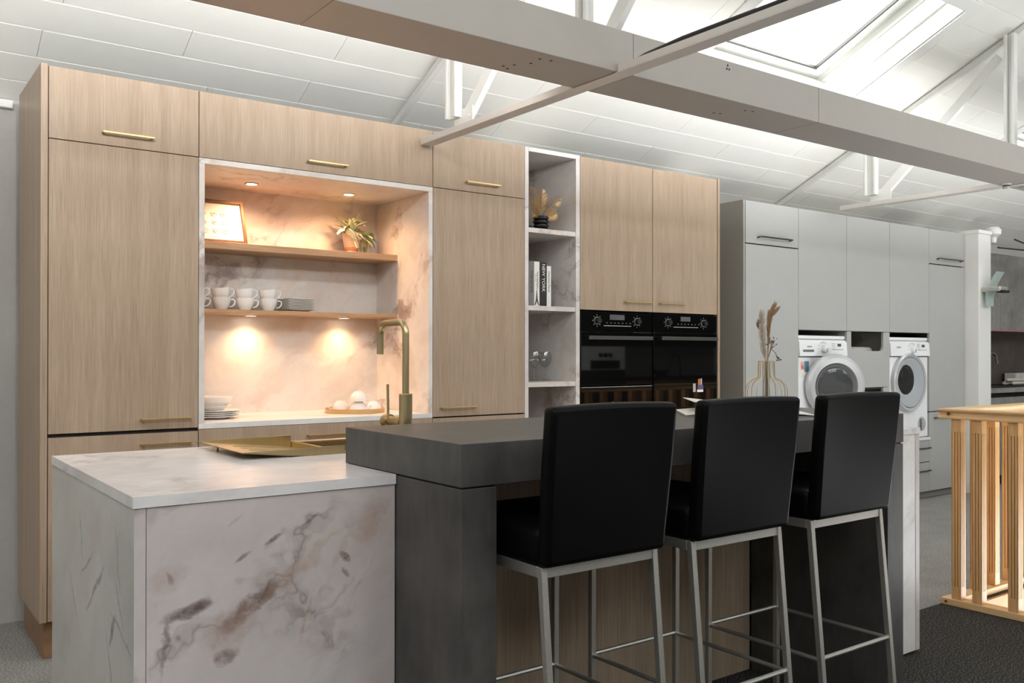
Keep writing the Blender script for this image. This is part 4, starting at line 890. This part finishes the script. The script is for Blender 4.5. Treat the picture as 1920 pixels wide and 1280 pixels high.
# ------------------------------------------------------------------ things in the niche
def cup_proto(lab):
    c = thing('cup', lab, 'cup', (0, 0, 0), 'white cups on the lower niche shelf')
    MB().lathe([(.0001, .001), (.024, 0), (.026, .003), (.036, .018), (.0425, .038), (.045, .062), (.0435, .062), (.041, .038), (.034, .018), (.022, .006), (.0001, .005)], (0, 0, 0), 32).build('cup_bowl', 'porcelain', c)
    MB().tube([(.042, 0, .050), (.056, 0, .053), (.065, 0, .045), (.063, 0, .030), (.052, 0, .018), (.038, 0, .015)], [.0035, .0035, .004, .004, .0035, .003], 8).build('cup_handle', 'porcelain', c)
    return c
Zs = 1.4545
c0 = cup_proto('bottom white cup of the stack beside the square saucers')
first = True
for i, (x, nm) in enumerate(((1.079, 'beside the square saucers'), (.957, 'in the middle of the shelf row'), (.838, 'second from the left niche side'), (.716, 'half hidden by the left niche side'))):
    for lv_ in (0, 1):
        q = c0 if (first) else copy_tree(c0); first = False
        q.location = (x, .42, Zs+.0395*lv_); q.rotation_euler = (0, 0, radians(-14+random.uniform(-4, 4)) if lv_ == 0 else radians(-12))
        if lv_: q.rotation_euler = (radians(2), radians(-6), radians(-10)); q.location.z += .0065
        q['label'] = ('bottom' if lv_ == 0 else 'tilted top')+' white cup of the stack '+nm
sau = None
for k in range(8):
    if sau is None:
        m = MB(); a = .082; vs = []; fs = []; n = 10
        for side in (0, 1):
            for i in range(n+1):
                for j in range(n+1):
                    u, v = 2*i/n-1, 2*j/n-1; x, y = u*a*(1-.05*v*v), v*a*(1-.05*u*u); r = max(abs(u), abs(v)); z = .0005+.0085*max(0, r-.5)/.5 + .003*(u*u*v*v)
                    vs.append((x, y, z+(.0016 if side else 0)))
        N1 = (n+1)**2; ix = lambda s_, i, j: s_*N1+i*(n+1)+j
        for i in range(n):
            for j in range(n): fs += [(ix(0, i, j), ix(0, i, j+1), ix(0, i+1, j+1), ix(0, i+1, j)), (ix(1, i, j), ix(1, i+1, j), ix(1, i+1, j+1), ix(1, i, j+1))]
        for i in range(n): fs += [(ix(0, i, 0), ix(0, i+1, 0), ix(1, i+1, 0), ix(1, i, 0)), (ix(0, i, n), ix(1, i, n), ix(1, i+1, n), ix(0, i+1, n)), (ix(0, 0, i), ix(1, 0, i), ix(1, 0, i+1), ix(0, 0, i+1)), (ix(0, n, i), ix(0, n, i+1), ix(1, n, i+1), ix(1, n, i))]
        sau = m.add(vs, fs, True).build('saucer', 'porcelain'); q = sau
    else: q = sau.copy(); col.objects.link(q)
    q.location = (1.225, .425, Zs+.0077*k); q.rotation_euler.z = radians(6+random.uniform(-1, 1))
    tag(q, '%s of eight stacked square white saucers beside the cups' % ('lowest', 'second from the bottom', 'third from the bottom', 'fourth from the bottom', 'fifth from the bottom', 'sixth from the bottom', 'second from the top', 'topmost')[k], 'saucer', 'square saucers on the niche shelf')
# framed print leaning on the upper shelf
fr = thing('picture_frame', 'wooden framed print with nine small drawings leaning on the upper niche shelf', 'picture', (.83, .46, 1.779))
tl = radians(20); yb_, zb_ = .415, 1.7795; ct, stt = cos(tl), sin(tl)
def FP(u, h, d): return (.80+u, yb_+h*stt-d*ct, zb_+h*ct+d*stt*1.0)
def fbox(u0, u1, h0, h1, d0, d1): return MB().hexa([FP(u0, h0, d1), FP(u1, h0, d1), FP(u1, h0, d0), FP(u0, h0, d0)], [FP(u0, h1, d1), FP(u1, h1, d1), FP(u1, h1, d0), FP(u0, h1, d0)])
HW, HH = .162, .232
for a in ((-HW, HW, 0, .012), (-HW, HW, HH-.012, HH), (-HW, -HW+.012, .0121, HH-.0121), (HW-.012, HW, .0121, HH-.0121)): fbox(*a, 0, .022).build('frame_bar', 'framewood', fr)
fbox(-HW+.0121, HW-.0121, .0121, HH-.0121, .001, .006).build('paper', 'paper', fr)
rnd = random.Random(3)
for i in range(3):
    for j in range(3):
        u, h = -.038+.048*i, .155-.045*j; m = MB(); rr = rnd.choice((.011, .014, .012)); n = 7+rnd.randint(0, 4)
        P = [FP(u+rr*(1+.35*sin(3*k*2*pi/n+i))*cos(2*pi*k/n), h+rr*.85*(1+.3*cos(2*k*2*pi/n+j))*sin(2*pi*k/n), .0068) for k in range(n)]
        m.tube(P, .0011, 5, closed=True); P = [FP(u+rr*.5*cos(2*pi*k/6), h+rr*.4*sin(2*pi*k/6+i), .0068) for k in range(6)]; m.tube(P, .0008, 4, closed=True)
        m.build('drawing', 'paperprint', fr)
# potted plant
pl = thing('potted_plant', 'small trailing sage green plant in a cream pot on the upper niche shelf', 'plant', (1.553, .44, 1.779))
MB().lathe([(.0001, .0005), (.026, .0005), (.028, .018), (.0001, .018)], (1.553, .44, 1.779), 24).build('pot_foot', 'pot', pl)
MB().lathe([(.0001, .0185), (.034, .0185), (.038, .032), (.0001, .032)], (1.553, .44, 1.779), 24).build('pot_band', 'potfoot', pl)
MB().lathe([(.0001, .0325), (.038, .0325), (.048, .085), (.050, .108), (.046, .108), (.044, .085), (.0001, .08)], (1.553, .44, 1.779), 28).build('pot', 'pot', pl)
def leaf_mesh(L, w, droop):
    n = 6; vs = []; fs = []
    for i in range(n+1):
        t = i/n; ww = w*sin(pi*min(1, t*.92+.08))**.8*(1-t*.25); x = L*t*cos(droop*t*.6); z = L*(.15*t)-L*droop*.45*t*t
        vs += [(x, -ww/2, z+.12*ww), (x, 0, z), (x, ww/2, z+.12*ww)]
    for i in range(n):
        for j in range(2): a = i*3+j; fs.append((a, a+1, a+4, a+3))
    m = MB().add(vs, fs, True); return m
lm = []
for L, w, d_ in ((.105, .032, .5), (.095, .028, 1.1), (.115, .029, .8), (.08, .030, .2)):
    for mt in ('leaf', 'leafpale'):
        q = leaf_mesh(L, w, d_).build('leaf', mt); md = q.modifiers.new('t', 'SOLIDIFY'); md.thickness = .0008
        lm.append((q.data, mt)); bpy.data.objects.remove(q)
rnd = random.Random(11)
def put_leaf(p, yaw, pit, k, pale):
    me = [a for a, b in lm if b == ('leafpale' if pale else 'leaf')][k % 4]
    q = bpy.data.objects.new('leaf', me); col.objects.link(q); q.parent = pl; q.location = Vector(p)-wl(pl); q.rotation_euler = (rnd.uniform(-.4, .4), pit, yaw)
for k in range(32):
    a = rnd.uniform(0, 2*pi); r = rnd.uniform(0, .022); put_leaf((1.548+r*cos(a), .43+r*sin(a), 1.779+.10+rnd.uniform(0, .075)), a, rnd.uniform(-.9, .25), k, k % 4 == 3)
for k in range(13):
    a = rnd.uniform(-2.6, .5); put_leaf((1.515+rnd.uniform(-.02, .01), .405, 1.885+rnd.uniform(-.02, .03)), a+1.57*0, rnd.uniform(-.2, .9), k, True)
for k in range(20):
    a = rnd.uniform(-1.6, 1.4); put_leaf((1.592+rnd.uniform(0, .022), .405+rnd.uniform(-.02, .01), 1.874+rnd.uniform(-.03, .03)), a, rnd.uniform(-.2, 1.1), k, k % 5 == 4)
for k, (tx, tz) in enumerate(((1.60, 1.87), (1.52, 1.89), (1.56, 1.94))): MB().tube([(1.553, .44, 1.862), ((1.553+tx)/2, .425, max(tz, 1.885)+.012), (tx, .41, tz)], .0018, 6).build('stem', 'leaf', pl)
# counter crockery
def plate(r): return [(.0001, .0005), (r*.62, 0), (r*.66, .003), (r, .0125), (r, .0148), (r*.64, .006), (.0001, .005)]
pl0 = None
for k in range(4):
    if pl0 is None: pl0 = MB().lathe(plate(.118), (0, 0, 0), 40).build('plate', 'porcelain'); q = pl0
    else: q = pl0.copy(); col.objects.link(q)
    q.location = (.752+.003*(k % 2), .275, .9308+.0085*k); tag(q, '%s of four stacked white plates on the niche worktop' % ('lowest', 'second', 'third', 'uppermost')[k], 'plate', 'stacked plates in the niche')
o = MB().lathe([(.0001, .0005), (.055, 0), (.062, .005), (.092, .021), (.0935, .0235), (.06, .010), (.0001, .006)], (0, 0, 0), 40).build('bowl', 'porcelain'); o.location = (.742, .275, .9705); tag(o, 'shallow white bowl directly on the stacked plates', 'bowl', 'white bowls in the niche')
o = MB().lathe([(.0001, .0005), (.068, 0), (.072, .004), (.104, .046), (.102, .048), (.07, .008), (.0001, .006)], (0, 0, 0), 40).build('bowl', 'porcelain'); o.location = (.742, .275, .988); tag(o, 'deep white bowl topmost on the plate stack', 'bowl', 'white bowls in the niche')
q0 = None
for k in range(3):
    if q0 is None: q0 = MB().lathe(plate(.10), (0, 0, 0), 36).build('plate', 'porcelain'); q = q0
    else: q = q0.copy(); col.objects.link(q)
    q.location = (.80, .465, .9308+.0085*k); tag(q, '%s of three small white plates behind the plate stack' % ('lowest', 'middle', 'upper')[k], 'plate', 'small plates behind the stack')
o = MB().lathe([(.0001, .0005), (.05, 0), (.056, .004), (.095, .034), (.093, .036), (.05, .008), (.0001, .006)], (0, 0, 0), 36).build('bowl', 'porcelain'); o.location = (.80, .465, .963); tag(o, 'white bowl on the small plates behind the stack', 'bowl', 'white bowls in the niche')
tc = (1.505, .30)
ty = thing('tray', 'round wooden tray with gold rim on the niche worktop', 'tray', (*tc, .9305))
MB().lathe([(.0001, 0), (.150, 0), (.150, .006), (.0001, .006)], (*tc, .9308), 48).build('tray_base', 'oak_x', ty); MB().lathe([(.150, .0), (.155, .0), (.157, .022), (.1535, .022), (.150, .0065), (.150, 0)], (*tc, .9308), 48).build('tray_rim', 'gold', ty)
TC = None
def tcup(x, y, z, rz, lab, flip=True):
    global TC
    if TC is None:
        TC = thing('teacup', lab, 'cup', (0, 0, 0), 'white teacups on the round tray')
        MB().lathe([(.0435, 0), (.045, .0), (.044, .018), (.036, .036), (.024, .046), (.022, .051), (.018, .051), (.017, .047), (.0001, .046)], (0, 0, 0), 32).build('cup_bowl', 'porcelain', TC)
        MB().tube([(.044, 0, .008), (.058, 0, .008), (.064, 0, .018), (.058, 0, .030), (.040, 0, .032)], .0032, 8).build('cup_handle', 'porcelain', TC); q = TC
    else: q = copy_tree(TC)
    q['label'] = lab; q.location = (x, y, z); q.rotation_euler.z = rz
tcup(1.463, .385, .9372, 2.6, 'upturned white teacup at the left of the round tray')
tcup(1.512, .275, .9372, -.5, 'upturned white teacup in the middle of the tray carrying another')
tcup(1.512, .275, .989, -.3, 'white teacup stacked on the middle one of the tray')
tcup(1.578, .235, .9372, -2.4, 'upturned white teacup at the right of the round tray')

# ------------------------------------------------------------------ things in the open shelves
v = thing('vase', 'glossy black ribbed vase with gold painted fronds on the top shelf', 'vase', (2.60, .13, 1.9495))
pr = [(.0001, .0005)]
for k in range(4):
    for a in range(-4, 5): A = a*pi/9.2; pr.append((.034+.014*cos(A), .012+k*.0232+.0118*sin(A)))
pr += [(.024, .093), (.0001, .09)]; MB().lathe(pr, (2.615, .13, 1.949), 28).build('vase_body', 'blackgloss', v)
MB().lathe([(.0001, .0005), (.03, .0005), (.038, .012), (.034, .03), (.02, .036), (.0001, .036)], (2.525, .15, 1.949), 24).build('vase_knob', 'blackgloss', v)
rnd = random.Random(5)
def frond(base, d, L, n=16, w=.058):
    d = Vector(d).normalized(); m = MB(); side = d.cross(Vector((0, -1, 0))).normalized(); pts = []
    for i in range(n+1): t = i/n; pts.append(Vector(base)+d*L*t+Vector((0, 0, -.02*t*t*L/.2)))
    m.tube(pts, [.0016*(1-.7*i/n)+.0003 for i in range(n+1)], 5)
    for i in range(3, n+1):
        t = i/n; l = w*(sin(pi*min(1, .15+t*.85))*.9+.12)
        for s_ in (-1, 1):
            dr_ = (d*.8+side*s_+Vector((0, rnd.uniform(-.25, .1), 0))).normalized(); p = pts[i]; e_ = p+dr_*l; wv = d.cross(dr_).normalized(); q_ = dr_.cross(wv).normalized()*.0016
            mid = p+dr_*l*.45; m.add([p, mid+q_, e_, mid-q_, mid+wv*.0014], [(0, 1, 4), (1, 2, 4), (2, 3, 4), (3, 0, 4), (0, 3, 2, 1)])
    return m.build('frond', 'goldleaf', v)
for base, d, L in (((2.612, .125, 2.035), (.02, -.05, 1), .185), ((2.62, .12, 2.035), (.62, -.1, .75), .20), ((2.60, .12, 2.035), (-.42, -.1, 1), .20), ((2.60, .11, 2.03), (-.75, -.2, .8), .15), ((2.615, .12, 2.03), (.9, -.15, .42), .11), ((2.60, .11, 2.03), (-.55, -.2, .25), .11), ((2.61, .14, 2.035), (.3, .2, 1), .17)): frond(base, d, L)
def book(lab, x0, x1, zt, mat, y0=.062):
    b = thing('book', lab, 'book', ((x0+x1)/2, .16, 1.5105), 'books standing on the second shelf')
    c = .003
    MB().box(x0, x1, y0, y0+c, 1.5106, zt).box(x0, x0+c, y0+c, .285, 1.5106, zt).box(x1-c, x1, y0+c, .285, 1.5106, zt).build('cover', mat, b); bx('pages', 'paper', b, x0+c+.0002, x1-c-.0002, y0+c+.0002, .28, 1.5136, zt-.003); return b
DX, DY = (0, 0, -1), (1, 0, 0)
b = book('grey book at the left of the shelf row with small dark lettering', 2.4765, 2.5135, 1.768, 'bookgrey'); text('lettering', 'PARIS IN LOVE', .019, 'ink', b, (2.495, .0612, 1.65), DX, DY)
b = book('white book with a small tower drawing on its spine', 2.5145, 2.5525, 1.767, 'paper'); text('lettering', 'THE PARISIAN', .016, 'ink', b, (2.537, .0612, 1.66), DX, DY); text('lettering', 'STYLE GUIDE', .007, 'ink', b, (2.524, .0612, 1.675), DX, DY)
tx, tz = 2.533, 1.518; m = MB()
for L_, R__ in (((-.013, 0), (-.004, .022)), ((.013, 0), (.004, .022))): m.hexa([(tx+L_[0]-.0035, .0608, tz), (tx+L_[0]+.0035, .0608, tz), (tx+L_[0]+.0035, .0618, tz), (tx+L_[0]-.0035, .0618, tz)], [(tx+R__[0]-.0035, .0608, tz+.024), (tx+R__[0]+.0035, .0608, tz+.024), (tx+R__[0]+.0035, .0618, tz+.024), (tx+R__[0]-.0035, .0618, tz+.024)])
m.box(tx-.009, tx+.009, .0608, .0618, tz+.022, tz+.026); m.hexa([(tx-.0065, .0608, tz+.026), (tx+.0065, .0608, tz+.026), (tx+.0065, .0618, tz+.026), (tx-.0065, .0618, tz+.026)], [(tx-.0008, .0608, tz+.088), (tx+.0008, .0608, tz+.088), (tx+.0008, .0618, tz+.088), (tx-.0008, .0618, tz+.088)]); m.build('tower_drawing', 'ink', b)
b = book('thick black book titled NEW YORK in white capitals', 2.5535, 2.6055, 1.766, 'bookblack'); text('lettering', 'NEW YORK', .0305, 'paper', b, (2.5815, .0612, 1.676), DX, DY, .0006)
b = book('shorter white book at the right of the shelf row', 2.6065, 2.6375, 1.746, 'paper'); text('lettering', 'Delicious Places', .019, 'ink', b, (2.622, .0612, 1.655), DX, DY); bx('spine_line', 'ink', b, 2.6215, 2.6225, .0612, .0618, 1.525, 1.567)
wg = None
for x, y, lab in ((2.612, .19, 'stemmed wine glass nearer the left side of the third shelf'), (2.722, .225, 'stemmed wine glass in the middle of the third shelf')):
    if wg is None:
        wg = thing('wine_glass', lab, 'wine glass', (0, 0, 0), 'wine glasses on the third shelf')
        MB().lathe([(.0001, .0005), (.036, .0005), (.035, .003), (.008, .010), (.0045, .02), (.004, .06), (.005, .074), (.008, .078), (.0001, .078)], (0, 0, 0), 28).build('stem', 'glass', wg)
        MB().lathe([(.0001, .0785), (.012, .080), (.030, .098), (.040, .124), (.040, .142), (.034, .172), (.0328, .172), (.0387, .142), (.0387, .124), (.029, .1), (.012, .083), (.0001, .081)], (0, 0, 0), 32).build('glass_bowl', 'glass', wg); q = wg
    else: q = copy_tree(wg)
    q.location = (x, y, 1.0775); q['label'] = lab

# ------------------------------------------------------------------ things on the bar
vz = thing('vase', 'gold wire bottle vase with dried pampas on the dark bar', 'vase', (2.013, -1.95, 1.0325))
vx, vy, vz0 = 2.013, -1.95, 1.0328
prof = [(.072, 0.001), (.076, .03), (.076, .065), (.070, .085), (.052, .102), (.034, .110), (.0305, .118), (.029, .172)]
for k in range(10):
    A = k*pi/5+.2; MB().tube([(vx+r*cos(A), vy+r*sin(A), vz0+h) for r, h in prof], .0013, 6).build('wire', 'gold', vz)
for r, h in ((.072, .0015), (.029, .172)): MB().tube([(vx+r*cos(a*pi/12), vy+r*sin(a*pi/12), vz0+h) for a in range(24)], .0014, 6, closed=True).build('wire_ring', 'gold', vz)
MB().lathe([(.0001, .03), (.012, .03), (.013, .035), (.013, .168), (.0118, .168), (.0118, .035), (.0001, .033)], (vx, vy, vz0), 20).build('glass_tube', 'glass', vz)
rnd = random.Random(2)
def plume(pts, r, mat, n, L):
    m = MB(); P = [Vector(p) for p in pts]
    def at(t):
        f = t*(len(P)-1); i = min(int(f), len(P)-2); return P[i].lerp(P[i+1], f-i), (P[i+1]-P[i]).normalized()
    m.tube([at(k/10)[0] for k in range(11)], .0016, 5)
    for k in range(n):
        t = rnd.uniform(.0, 1); p, tg = at(t); a = rnd.uniform(0, 2*pi); s1 = tg.cross(Vector((0, 1, .1))).normalized(); s2 = tg.cross(s1); o_ = (s1*cos(a)+s2*sin(a)); rr = r*sin(pi*min(1, .12+.88*(1-t)*.95+.03))**.6
        e_ = p+o_*rr*rnd.uniform(.5, 1)+tg*L*rnd.uniform(.5, 1); w_ = tg.cross(o_).normalized()*.0011
        md = p.lerp(e_, .5)+o_*rr*.25; m.add([p-w_, p+w_, md+w_*.8, e_, md-w_*.8], [(0, 1, 2, 4), (4, 2, 3)])
    o = m.build('plume', mat, vz); return o
plume([(vx, vy, 1.20), (vx-.016, vy, 1.25), (vx-.026, vy, 1.32), (vx-.026, vy, 1.385)], .021, 'pampas', 700, .03)
plume([(vx+.006, vy-.004, 1.27), (vx+.008, vy-.004, 1.33), (vx+.018, vy, 1.375), (vx+.045, vy, 1.412)], .014, 'pampasb', 520, .03)
plume([(vx+.012, vy, 1.32), (vx+.03, vy, 1.375), (vx+.066, vy, 1.402)], .010, 'pampasb', 240, .025)
plume([(vx-.046, vy, 1.325), (vx-.049, vy, 1.338), (vx-.048, vy, 1.352)], .010, 'pampasb', 90, .012)
plume([(vx+.014, vy, 1.262), (vx+.016, vy, 1.275), (vx+.018, vy, 1.292)], .008, 'pampasb', 80, .01)
for a, b in (((vx-.004, vy, 1.06), (vx-.002, vy, 1.22)), ((vx+.003, vy+.003, 1.06), (vx+.006, vy-.004, 1.28)), ((vx+.002, vy-.003, 1.065), (vx+.01, vy, 1.32))): MB().tube([a, b], .0022, 5).build('stalk', 'pampasb', vz)
m = MB(); 
for P in ([(0, 0, 1.10), (.004, 0, 1.205), (.025, 0, 1.245), (.05, 0, 1.285)], [(.012, 0, 1.222), (.03, .004, 1.25), (.066, 0, 1.27)], [(.03, 0, 1.25), (.055, 0, 1.235), (.069, 0, 1.205)], [(.02, 0, 1.235), (.03, 0, 1.275), (.028, 0, 1.285)], [(.008, 0, 1.21), (.012, 0, 1.25), (.016, .0, 1.28)]): m.tube([(vx+a, vy+b, c) for a, b, c in P], .0012, 5)
m.build('twig', 'drytwig', vz)
m = MB()
for k in range(26):
    x, z = rnd.choice(((.05, 1.28), (.064, 1.268), (.03, 1.282), (.014, 1.275), (.04, 1.262), (.069, 1.208))); p = Vector((vx+x+rnd.uniform(-.012, .012), vy+rnd.uniform(-.01, .01), z+rnd.uniform(-.012, .012))); d_ = Vector((rnd.uniform(-1, 1), rnd.uniform(-1, 1), rnd.uniform(-.6, 1))).normalized()*.013; w_ = d_.cross(Vector((.3, 1, .2))).normalized()*.003
    m.add([p, p+d_*.5+w_, p+d_, p+d_*.5-w_], [(0, 1, 2, 3)])
m.build('dry_leaf', 'drytwig', vz)
vz.location = (2.206, -1.80, 1.0325); vz.scale = (1.03, 1.03, 1.03)
mg = thing('magazine', 'open magazine lying on the dark bar behind the middle stool', 'magazine', (1.837, -1.985, 1.0325))
e1 = Vector((-.64, -.77, 0)); e2 = Vector((.77, -.64, 0)); A0 = Vector((1.765, -1.739, 1.0328))
def page(u0, u1, h, n=10, name='page', mat='paper', lift=None):
    vs = []; fs = []
    for i in range(n+1):
        t = i/n; u = u0+(u1-u0)*t; z = h(t)
        for v_ in (0, .285):
            for dz in (0, .002): q = A0+e2*u+e1*v_; vs.append((q.x, q.y, q.z+z+dz))
    for i in range(n): a = i*4; fs += [(a+1, a+3, a+7, a+5), (a, a+4, a+6, a+2), (a, a+1, a+5, a+4), (a+2, a+6, a+7, a+3)]
    fs += [(0, 2, 3, 1), (n*4, n*4+1, n*4+3, n*4+2)]
    return MB().add(vs, fs, True).build(name, mat, mg)
page(0, .43, lambda t: 0.0, 4, 'cover', 'magblue')
page(.003, .2145, lambda t: .0025+.012*sin(pi*t*.95)**.8*(.4+.6*t)); page(.2155, .427, lambda t: .0025+.012*sin(pi*(1-t)*.95)**.8*(.4+.6*(1-t)))
page(.03, .2145, lambda t: .012+.034*(1-t)**1.5*(1-.0*t)+.010*sin(pi*t), 10, 'curled_page')

# ------------------------------------------------------------------ display kitchen behind the camera (mirrored in the oven glass)
bk = thing('display_kitchen', 'dark display kitchen with a white splashback behind the camera', 'kitchen unit', (8.9, -5.5, 0))
bx('base_cabinet', 'oak_plinth', bk, 8.2, 10.6, -5.8, -5.2, .001, .86); bx('worktop', 'black', bk, 8.2, 10.6, -5.82, -5.17, .861, .90)
bx('splashback', 'wallp', bk, 8.2, 10.6, -5.80, -5.78, .901, 1.34); bx('wall_cabinet', 'darkbody', bk, 8.2, 10.6, -5.8, -5.45, 1.341, 2.2)
m = MB().tube([(9.35, -5.35, .905), (9.35, -5.35, 1.12)]+[(9.35-.10+.10*cos(A), -5.35, 1.12+.10*sin(A)) for A in (.5, 1., 1.57, 2.1, 2.6)]+[(9.15, -5.35, 1.09)], .012, 8); o = m.build('tap', 'black', origin=(9.35, -5.35, .905)); tag(o, 'black swan neck tap of the display kitchen behind the camera', 'tap')
o = MB().lathe([(.0001, .001), (.06, 0), (.13, .09), (.122, .09), (.055, .01), (.0001, .008)], (9.05, -5.45, .901), 24).build('bowl', 'blackgloss', origin=(9.05, -5.45, .901)); tag(o, 'black bowl on the display kitchen worktop behind the camera', 'bowl')
ck = thing('cooker', 'white cooker with three knobs in a dark tall unit behind the camera', 'cooker', (7.7, -5.5, 0))
bx('tall_unit', 'darkbody', ck, 7.2, 8.15, -5.8, -5.26, .001, 2.2); bx('front_panel', 'white', ck, 7.30, 8.08, -5.255, -5.20, 1.02, 1.34)
bx('oven_window', 'ovenblack', ck, 7.44, 7.98, -5.198, -5.19, 1.03, 1.15)
for x in (7.62, 7.71, 7.80): MB().lathe([(.0001, .03), (.028, .03), (.03, 0), (.0001, 0)], (x, -5.199, 1.22), 14, 'y').build('knob', 'black', ck)
